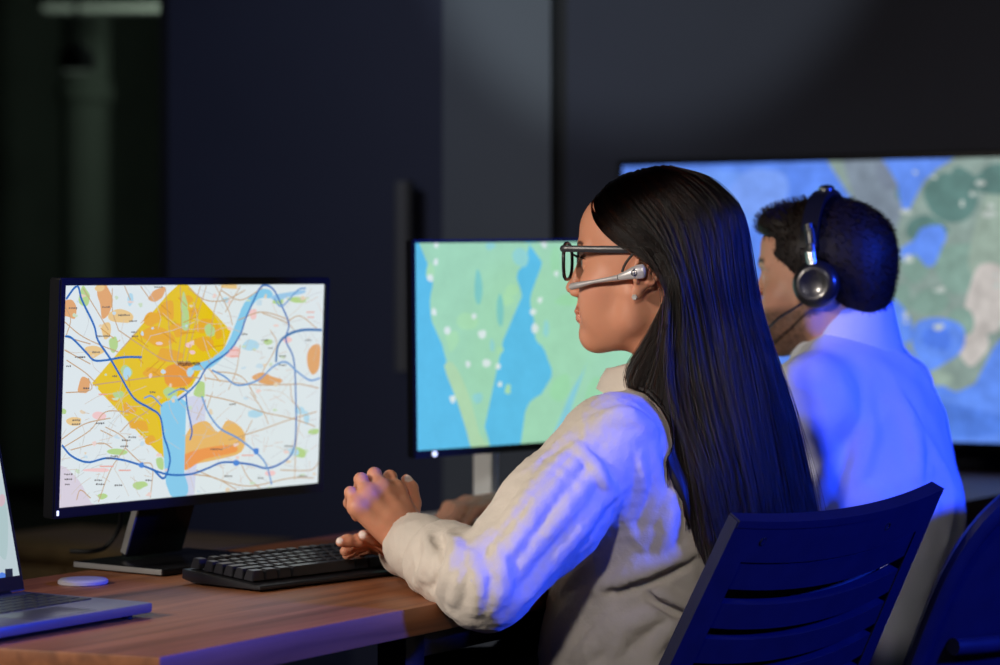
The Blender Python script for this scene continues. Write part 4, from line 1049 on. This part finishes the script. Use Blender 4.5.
def at_u(u):
    u = np.clip(u, 0, len(GP) - 1.0001); i = np.floor(u).astype(int); f = (u - i)[:, None, None]
    g = lambda k: GP[np.clip(k, 0, len(GP) - 1)]
    a, b, c, d = g(i - 1), g(i), g(i + 1), g(i + 2)
    return .5 * (2 * b + (c - a) * f + (2 * a - 5 * b + 4 * c - d) * f ** 2 + (3 * b - a - 3 * c + d) * f ** 3)
def to_world(L): return OW + L @ RH.T
def push_out(W, S, gap):
    sh = W.shape; q = W.reshape(-1, 3).copy()
    for _ in range(2):
        d = S(q); m = d < gap
        if not m.any(): break
        g = S.grad(q[m]); q[m] += g * (gap - d[m])[:, None]
    return q.reshape(sh)
us = np.linspace(.0, len(GP) - 1, 110); surf = at_u(us)
tt = np.linspace(0, 1, NT)
inner = np.array([-.03, 0, 0])
def inward(L):                                      # direction from the hair surface towards the head's axis
    ax = np.zeros_like(L); ax[..., 0] = -.03 - .02 * np.clip(-L[..., 2] / .2, 0, 2); ax[..., 2] = np.where(L[..., 2] > .045, .045, L[..., 2])
    d = ax - L; return d / (np.linalg.norm(d, axis=-1)[..., None] + 1e-9)
rag = np.interp(us, np.arange(len(GP)), [.86, .97, .97, .97, .97, .97, .97, .97, .97, .9])
sh_in = surf + inward(surf) * .004
Wm = push_out(to_world(sh_in), SW, .006)
hm = MB(); hm.shell(Wm, .006)
M_hairbase = mat('dark brown hair mass', (.010, .007, .007), .5, spec=.3)
hair = hm.build('hair', M_hairbase, woman, angle=80)
nst = 15000
u = rng.uniform(0, len(GP) - 1, nst); u[:500] = rng.uniform(0, .9, 500); u = np.clip(u + .0, 0, len(GP) - 1.001)
cl = np.floor(u * 16)                               # locks
L = at_u(u)
dep = rng.uniform(-.0015, .006, nst); lockr = np.random.default_rng(5).normal(0, 1, (400, 3))
L = L + inward(L) * (dep + .0010 * lockr[cl.astype(int) % 400, 0] * .6)[:, None, None]
tj = np.linspace(0, 1, NT)[None, :, None]
pull = (np.clip((cl + .5) / 16, 0, len(GP) - 1.001)); Lc = at_u(pull); L = L * (1 - .28 * tj ** 1.6) + (Lc + inward(Lc) * dep[:, None, None]) * (.28 * tj ** 1.6)
L += np.random.default_rng(8).normal(0, 1, (nst, 1, 3)) * .0022 * tj ** 1.2
wob = np.stack([vnoise(np.stack([np.full(NT, i * 1.37), np.linspace(0, 3.2, NT), np.full(NT, .5)], 1), 21) for i in range(300)])
L[..., 1] += wob[cl.astype(int) % 300] * .006 * tj[..., 0]; L[..., 0] += wob[(cl.astype(int) + 57) % 300] * .004 * tj[..., 0]
fly = rng.random(nst) < .02; L[fly] += (np.random.default_rng(4).normal(0, .006, (fly.sum(), 1, 3)) * tj ** .8 - inward(L[fly]) * .006 * tj ** .5)
W = to_world(L); lens = rng.uniform(.84, 1.0, nst)
idx = np.clip(lens[:, None] * np.linspace(0, NT - 1, NT)[None, :], 0, NT - 1.001); i0 = idx.astype(int); fr = (idx - i0)[..., None]
W = np.take_along_axis(W, i0[..., None], 1) * (1 - fr) + np.take_along_axis(W, i0[..., None] + 1, 1) * fr
W[:, 8:] = push_out(W[:, 8:], SW, .0045)
def strands(name, W, r0, r1, m, parent):
    n, k = W.shape[:2]; hc = bpy.data.hair_curves.new(name); hc.add_curves([k] * n)
    base = np.array(base_of(parent)[:])
    hc.attributes['position'].data.foreach_set('vector', (W - base).astype(np.float32).ravel())
    ra = hc.attributes.get('radius') or hc.attributes.new('radius', 'FLOAT', 'POINT')
    ra.data.foreach_set('value', np.tile(np.linspace(r0, r1, k), n).astype(np.float32))
    hc.materials.append(m); o = bpy.data.objects.new(name, hc); COL.objects.link(o); o.parent = parent; return o
def hair_mat(name, mel, red, rough):
    m = bpy.data.materials.new(name); m.use_nodes = True; nt = m.node_tree; nt.nodes.clear()
    h = nt.nodes.new('ShaderNodeBsdfHairPrincipled'); o = nt.nodes.new('ShaderNodeOutputMaterial')
    h.parametrization = 'MELANIN'
    h.inputs['Melanin'].default_value = mel; h.inputs['Melanin Redness'].default_value = red; h.inputs['Roughness'].default_value = rough
    h.inputs['Radial Roughness'].default_value = .4; h.inputs['IOR'].default_value = 1.36; h.inputs['Random Color'].default_value = .2
    nt.links.new(h.outputs[0], o.inputs['Surface']); return m
M_hair = hair_mat('dark brown hair', .93, .6, .28)
strands('hair_strands', W, .00042, .00022, M_hair, hair)

# ---- her glasses, headset, earring
M_frame = mat('black glasses frame', (.015, .015, .018), .25, coat=.3)
M_lens = mat('clear lens', (1, 1, 1), .02, trans=1.0, ior=1.02, spec=.3)
gl = empty('eyeglasses', hw(.103, 0, .02)); tag(gl, 'black framed eyeglasses worn by the woman', 'glasses')
fm = MB()
for s in (-1, 1):
    rg = []
    for a in np.linspace(0, 2 * math.pi, 40, endpoint=False):
        ca, sa = math.cos(a), math.sin(a); e = .78
        yy = .039 + .0255 * math.copysign(abs(ca) ** e, ca); zz = .0135 + .0235 * math.copysign(abs(sa) ** e, sa) + (.0015 if sa > 0 else 0)
        rg.append(hw(.1085 - .10 * (yy - .012) ** 2 / .05 * .9, s * yy, zz))
    fm.tube(rg + rg[:2], .0024, 8, caps=False)
    ln_ = MB(); c_ = np.mean(rg, 0); ln_.shell([[c_ + (p - c_) * k for k in (.02, .35, .7, .97)] for p in rg], .0012, closed_u=True); ln_.build('lens', M_lens, gl)
fm.tube(smooth_line([hw(.109, .0135, .020), hw(.112, .006, .023), hw(.1125, 0, .0238), hw(.112, -.006, .023), hw(.109, -.0135, .020)], 4), .0017, 8)
fm.build('frame', M_frame, gl)
for s in (-1, 1):
    MB().tube(smooth_line([hw(.1035, s * .0655, .0310), hw(.100, s * .0715, .0310), hw(.085, s * .0735, .0308), hw(.045, s * .0780, .0300), hw(.008, s * .0815, .0290), hw(-.012, s * .0825, .0240), hw(-.028, s * .080, .004)], 6),
              [.0050] * 6 + [.0046] * 12 + [.0050] * 6 + [.0040] * 6 + [.0024] * 7, 10, flat=(RH[:, 1], .34)).build('temple', mat('grey black temple', (.035, .035, .042), .3) if s > 0 else M_frame, gl)
M_hs = mat('silver headset plastic', (.60, .58, .58), .30, .35)
M_hsd = mat('black headset hook', (.01, .01, .012), .4)
hs = empty('headset', hw(-.008, .088, -.003)); tag(hs, 'silver single-ear headset with slim boom on the woman\'s ear', 'headset')
pp_ = smooth_line([hw(-.019, .0885, .0015), hw(-.013, .0895, .001), hw(-.003, .0895, -.001), (hw(.010, .0880, -.0045)), hw(.022, .0855, -.0075)], 5)
rr = np.interp(np.linspace(0, 1, len(pp_)), [0, .06, .2, .42, .7, 1], [.003, .0075, .0098, .0095, .0062, .0036])
MB().tube(pp_, rr, 18, flat=(RH[:, 1], .55)).build('ear_piece', M_hs, hs)
pp_ = smooth_line([hw(.020, .0858, -.0070), hw(.036, .0820, -.0095), hw(.058, .0765, -.0130), hw(.080, .0690, -.0170), hw(.0955, .0625, -.0200)], 6)
rr = np.interp(np.linspace(0, 1, len(pp_)), [0, .15, .5, .78, .95, 1], [.0040, .0032, .0025, .0044, .0046, .0022])
bm_ = MB().tube(pp_, rr, 12).build('boom', M_hs, hs)
mk = MB(); ec = hw(-.004, .0951, -.001); ring_ = [ec + RH[:, 0] * .0038 * math.cos(a) + UP * .0038 * math.sin(a) for a in np.linspace(0, 2 * math.pi, 22)]
mk.tube(ring_, .0006, 6, caps=False); mk.tube([ec + UP * .0058, ec - UP * .0058], .0006, 6); mk.build('emblem', M_hsd, hs)
MB().tube(smooth_line([hw(.016, .0835, .000), hw(.012, .083, .010), hw(.004, .084, .020), hw(-.006, .0835, .029), hw(-.018, .082, .030), hw(-.030, .0795, .018), hw(-.034, .079, -.002)], 6), .0018, 8).build('ear_hook', M_hsd, hs)
er = empty('earring', hw(-.002, .081, -.034)); tag(er, 'small silver stud earring in the woman\'s ear lobe', 'earring')
M_sil = mat('polished silver', (.75, .72, .68), .25, .3)
eb = MB(); e0 = hw(-.001, .0835, -.033)
for a in np.linspace(0, 2 * math.pi, 7)[:-1]: eb.lathe([(.0002, -.0013), (.0014, -.0006), (.0014, .0006), (.0002, .0013)], frame(e0 + RH[:, 0] * .0026 * math.cos(a) + UP * .0026 * math.sin(a), RH[:, 0], UP), 8)
eb.lathe([(.0002, -.0016), (.0018, -.0004), (.0014, .001), (.0002, .0018)], frame(e0, RH[:, 0], UP), 10).build('flower', M_sil, er)
MB().tube([e0, hw(-.002, .0765, -.033)], .0006, 6).build('post', M_sil, er)

# ------------------------------------------------------------------ the man
AM, AMT = rad(24), rad(28)
OM = P(826, 283, 4.03); hm_, hml, RMh = head_frame(OM, AM, rad(3))
NM = np.array([.532, 4.03, 1.045]); tm0, _, RMT = head_frame(NM, AMT, rad(4))
tm = tm0; FM, LM = RMT[:, 0], RMT[:, 1]; FMh = np.array([-math.cos(AMT), math.sin(AMT), 0])
SL, SR = tm(0, .170, -.070), tm(0, -.170, -.070)
EL_, ER_ = np.array([.215, 4.07, .815]), np.array([.50, 4.42, .81])
WL_, WR_ = P(516, 505, 4.33), np.array([.30, 4.60, .795])
Bm = Solid(); add_head(Bm, hm_, RMh, True)
Bm.u(p_cap(hm_(-.022, 0, -.055), NM + UP * .01, .058, .062), .022)
Bm.u(p_ell(tm(.0, 0, -.18), (.11, .165, .19), RMT), .03); Bm.u(p_ell(tm(.03, 0, -.38), (.095, .135, .18), RMT), .03); Bm.u(p_ell(tm(.05, 0, -.46), (.095, .14, .08), RMT), .03)
for sh, el, wr in ((SL, EL_, WL_), (SR, ER_, WR_)):
    Bm.u(p_cap(NM - UP * .01, sh, .05, .05), .03); Bm.u(p_cap(sh, el, .050, .042), .02); Bm.u(p_cap(el, wr, .042, .027), .012)
def flat_hand(S, w, fwd, right, thumb_side):
    f, r = nrm(fwd), nrm(right); fs = []
    for i in range(4):
        m = w + f * (.088 - .004 * abs(i - 1.5)) + r * (1.5 - i) * .020 + UP * .012
        ln = (.062, .074, .080, .070)[i] if thumb_side > 0 else (.062, .074, .080, .070)[i]
        fs.append([m, m + f * ln * .5 + UP * .000 + r * (1.5 - i) * .002, m + f * ln * .82 - UP * .018, m + f * ln * 1.02 - UP * .034])
    th = [w + f * .03 - r * .022 * 1, w + f * .058 - r * .044 - UP * .006, w + f * .082 - r * .050 - UP * .014, w + f * .100 - r * .048 - UP * .022]
    add_hand(S, w, fs, th, r=(.0105, .0098, .009, .0078), palm=.0165)
fw = P(455, 516, 4.245) - WL_; fw[2] = -.012
flat_hand(Bm, WL_, fw, np.cross(UP, fw) , 1)
fw2 = np.array([-.85, .5, -.05]); flat_hand(Bm, WR_, fw2, np.cross(fw2, UP), -1)
lo = np.minimum.reduce([WL_ + [-.25, -.12, -.08], [0, 3.75, .46]]); hi = np.array([.80, 4.85, 1.21])
V, F = Bm.mesh(lo, hi, .0032); V = relax(V, F, 1, .35)
man = mesh_obj('person', V, F, M_skinm, loc=(NM[0], NM[1], 0), col=colour(V, hml, (.62, .33, .22), True))
tag(man, 'bearded man with short dark hair and white shirt facing the large television', 'person')
print('man body', len(V))
Sm = Solid()
Sm.u(p_ell(tm(.0, 0, -.19), (.125, .178, .20), RMT), .03); Sm.u(p_ell(tm(-.046, 0, -.255), (.112, .160, .165), RMT), .03); Sm.u(p_ell(tm(-.022, 0, -.045), (.078, .105, .055), RMT), .03); Sm.u(p_ell(tm(-.03, 0, -.14), (.105, .160, .14), RMT), .03); Sm.u(p_ell(tm(.02, 0, -.39), (.125, .165, .22), RMT), .04)
Sm.u(p_ell(tm(.05, 0, -.48), (.13, .17, .10), RMT), .03)
for sh, el, wr in ((SL, EL_, WL_), (SR, ER_, WR_)):
    Sm.u(p_cap(NM - UP * .012, sh, .062, .060), .035); Sm.u(p_cap(sh, el, .066, .058), .025); Sm.u(p_cap(el, wr - nrm(wr - el) * .01, .056, .040), .014)
mb_ = Sm.ops[:]; bs = Solid(); bs.ops = mb_
for pts, r, sk in (([(868, 388), (866, 430), (858, 470), (842, 500)], .012, .008), ([(830, 520), (868, 498), (930, 470), (962, 462)], .014, .008), ([(812, 420), (826, 460), (822, 500)], .014, .008), ([(900, 400), (915, 440), (918, 480)], .012, .009), ([(835, 545), (880, 520), (935, 505)], .014, .008)):
    fold(Sm, bs, pts, r, sk, .018)
for wr, el in ((WL_, EL_), (WR_, ER_)):
    d = nrm(wr - el); Sm.cut(p_cap(wr - d * .015, wr + d * .06, .034, .044), .004)
Sm.cut(p_cap(NM, NM + UP * .12, .066, .08), .008)
V, F = Sm.mesh(np.array([-.03, 3.70, .44]), np.array([.84, 4.72, 1.12]), .006); N = vnormals(V, F)
V = V + N * (.0030 * rid(arm_noise(V, UP + LM * .6, 6, 18, 31)) + .0012 * vnoise(V * 40, 32))[:, None]
shm = mesh_obj('shirt', V, F, M_shirtm, man)
G = []
for th in np.linspace(rad(22), rad(338), 60):
    row = []
    for (dr, dz) in ((.000, -.012), (-.004, .016), (-.003, .036), (.002, .042), (.008, .039), (.018, .012), (.030, -.018), (.040, -.040)):
        rf, rl = .066 + dr * .6, .064 + dr * .6
        row.append(NM + FMh * (.006 + rf * math.cos(th)) + LM * rl * math.sin(th) + UP * (.020 + dz - .020 * math.cos(th)))
    G.append(row)
MB().shell(G, .004).build('collar', M_shirtm, shm, angle=80)
legs(man, tm(.07, 0, -.45), FMh, LM, M_trous, .10, .43, .085)
# his hair
k = 1.0
Hm = Solid(); T_ = lambda x, y, z: hm_(x * k, y * k, z * k)
Hm.u(p_ell(T_(-.008, 0, .046), np.array([.1035, .0815, .0850]) * k, RMh), .01)
Hm.u(p_ell(T_(.054, 0, .096), np.array([.048, .056, .026]) * k, RMh), .025); Hm.u(p_ell(T_(-.055, 0, .0), np.array([.048, .060, .075]) * k, RMh), .03)
Hm.cut(p_ell(T_(.118, 0, .022), np.array([.060, .120, .066]) * k, RMh), .008)
Hm.cut(p_ell(T_(.070, 0, -.03), np.array([.062, .120, .080]) * k, RMh), .008)
Hm.cut(p_plane(T_(-.062, 0, -.066), -(RMh @ np.array([.50, 0, -.86]))), .006)
for s in (-1, 1): Hm.cut(p_ell(T_(-.014, s * .09, .002), np.array([.020, .03, .034]) * k, RMh), .006)
V, F = Hm.mesh(OM - .17, OM + .17, .0035); N = vnormals(V, F)
Lc_ = (V - OM) @ RMh
V2 = V + N * (.0005 * vnoise(V * np.array([160, 160, 90]), 41))[:, None]
M_hairm = mat('short dark hair', (.012, .008, .007), .55, spec=.3)
hmn = mesh_obj('hair', V2, F, M_hairm, man)
dirn = (RMh @ np.array([[-.4], [0], [.5]])).ravel()
pick = rng.choice(len(V), 5200); n5 = 5
gd = N[pick] * .55 + np.where((Lc_[pick, 0] > .02)[:, None] & (Lc_[pick, 2] > .08)[:, None], (RMh @ np.array([.35, 0, .55]))[None], (RMh @ np.array([-.45, 0, -.55]))[None]) + rng.normal(0, .18, (len(pick), 3))
gd /= np.linalg.norm(gd, axis=1)[:, None]; lng = np.where(Lc_[pick, 2] > .07, .009, .005)
Wm_ = V[pick][:, None, :] + gd[:, None, :] * (np.linspace(-.002, 1, n5)[None, :, None] * lng[:, None, None])
strands('hair_strands', Wm_, .0005, .0002, hair_mat('short dark hair strands', .94, .5, .32), hmn)
# his headphones
M_hp = mat('black headphone plastic', (.012, .012, .015), .3, coat=.4)
M_pad = mat('black ear cushion', (.012, .012, .012), .7)
M_chr = mat('chrome slider', (.75, .75, .78), .18, 1.0)
hp_ = empty('headphones', hm_(0, 0, .15)); tag(hp_, 'black over-ear headphones with microphone worn by the man', 'headphones')
xb = -.004
def arc(t, g=0): return hm_(xb - .004 * math.sin(t), (.098 + g) * math.cos(t), .030 + (.109 + g) * math.sin(t))
A = [[arc(t) + RMh[:, 0] * w_ for w_ in (-.013, -.006, .006, .013)] for t in np.linspace(rad(12), rad(168), 40)]
MB().shell(A, .006).build('headband', M_hp, hp_)
A = [[arc(t, -.006) + RMh[:, 0] * w_ for w_ in (-.010, 0, .010)] for t in np.linspace(rad(50), rad(130), 20)]
MB().shell(A, .007).build('band_pad', M_pad, hp_)
MB().lathe([(.001, -.004), (.012, -.004), (.013, .002), (.008, .006), (.001, .007)], frame(arc(rad(90), .004), RMh[:, 0], RMh[:, 1]), 18).build('band_cap', M_chr, hp_)
for s in (-1, 1):
    ex = frame(hm_(-.013, s * .094, -.002), RMh[:, 0], RMh[:, 2]) if s < 0 else frame(hm_(-.013, s * .094, -.002), -RMh[:, 0], RMh[:, 2])
    if (ex.col[2].xyz.dot(Vector(RMh[:, 1])) * s) < 0: ex = ex @ Matrix.Rotation(math.pi, 4, 'Y')
    cup = MB().lathe([(.001, -.008), (.032, -.008), (.036, -.002), (.035, .006), (.029, .012), (.021, .0135), (.018, .012), (.001, .012)], ex, 28).build('ear_cup', M_hp, hp_)
    MB().lathe([(.012, -.018), (.026, -.020), (.0325, -.014), (.031, -.007), (.012, -.007)], ex, 28).build('ear_cushion', M_pad, cup)
    for z0, z1 in ((.026, .046), (.058, .080)):
        MB().tube([hm_(-.011, s * (.1015), z0), hm_(-.008, s * (.1005 - (.004 if z0 > .05 else 0)), z1)], .0072, 12, flat=(RMh[:, 1], .55)).build('slider', M_chr, cup)
    MB().tube([hm_(-.013, s * .1005, .014), hm_(-.006, s * .097, .088)], .0062, 12, flat=(RMh[:, 1], .6)).build('yoke', M_hp, cup)
MB().tube(smooth_line([hm_(-.006, .100, -.020), hm_(.016, .101, -.034), hm_(.050, .096, -.052), hm_(.085, .070, -.076), hm_(.108, .040, -.084)], 6), .0022, 8).build('boom', M_hp, hp_)
a_, b_ = hm_(.104, .047, -.083), hm_(.116, .026, -.085); MB().tube(smooth_line([a_, a_ * .7 + b_ * .3, a_ * .3 + b_ * .7, b_], 3), [.004, .0065, .0075, .0078, .0078, .0078, .0078, .0075, .006, .004][:10], 12).build('microphone', M_pad, hp_)
# ================================================================== light and camera
def area(name, loc, to, size, power, col, shape='DISK', spread=180):
    l = bpy.data.lights.new(name, 'AREA'); l.shape = shape; l.size = size; l.energy = power; l.color = col; l.spread = rad(spread)
    o = bpy.data.objects.new(name, l); COL.objects.link(o); o.location = Vector(loc)
    o.rotation_euler = (Vector(to) - Vector(loc)).to_track_quat('-Z', 'Y').to_euler(); return o
def spot(name, loc, to, power, col, ang, blend, size):
    l = bpy.data.lights.new(name, 'SPOT'); l.energy = power; l.color = col; l.spot_size = rad(ang); l.spot_blend = blend; l.shadow_soft_size = size
    o = bpy.data.objects.new(name, l); COL.objects.link(o); o.location = Vector(loc)
    o.rotation_euler = (Vector(to) - Vector(loc)).to_track_quat('-Z', 'Y').to_euler(); return o
area('key_lamp', (-1.95, 2.10, 1.75), (.0, 3.4, .95), .34, 9.2, (1.0, .89, .78), spread=85)
area('fill_lamp', (-.55, .65, 2.10), (.15, 3.4, .75), .20, 2.6, (1.0, .93, .86), spread=60)
spot('blue_lamp', (2.35, 2.45, 1.72), (.30, 3.40, .95), 640, (.014, .058, 1.0), 54, .35, .14)
wl = R_(AW - 1.6, 1.75, 2.95)
spot('added_wall_wash', R_(AW - 1.6, 1.08, 2.10), R_(AW, 1.08, 2.10), 44, (.84, .95, 1.0), 48, .45, .03)  # added spot; its cone edge stands in for a cast shadow's edge
spot('added_door_wash', R_(AW - 2.2, 1.95, 2.85), R_(AW, 1.95, 1.05), 62, (.70, .78, 1.0), 66, 1.0, .15)  # added spot to brighten the dark door and the lower panel
area('far_room_fill', (-1.0, 11.6, 2.5), (-2.0, 13.2, 1.6), .3, 9.0, (.85, 1.0, .85))  # unseen area light added to bring up the column behind the glass
w = bpy.data.worlds.new('world'); scene.world = w; w.use_nodes = True
w.node_tree.nodes['Background'].inputs['Color'].default_value = (.25, .28, .40, 1); w.node_tree.nodes['Background'].inputs['Strength'].default_value = .02
cam = bpy.data.cameras.new('camera'); co = bpy.data.objects.new('camera', cam); COL.objects.link(co)
co.location = (0, 0, CZ); co.rotation_euler = (math.pi / 2, 0, 0)
cam.sensor_width = 36; cam.lens = FPX * 36 / 1000; cam.shift_y = -(332.5 - HY) / 1000; cam.clip_start = .05; cam.clip_end = 60
cam.dof.use_dof = True; cam.dof.focus_distance = 3.42; cam.dof.aperture_fstop = 3.4; cam.dof.aperture_blades = 0
scene.camera = co
vs = scene.view_settings; vs.view_transform = 'Standard'; vs.look = 'None'; vs.exposure = 0; vs.gamma = 1; vs.use_curve_mapping = False
scene.cycles.use_denoising = True
scene.cycles.max_bounces = 6; scene.cycles.caustics_reflective = False; scene.cycles.caustics_refractive = False; scene.cycles.sample_clamp_indirect = 4
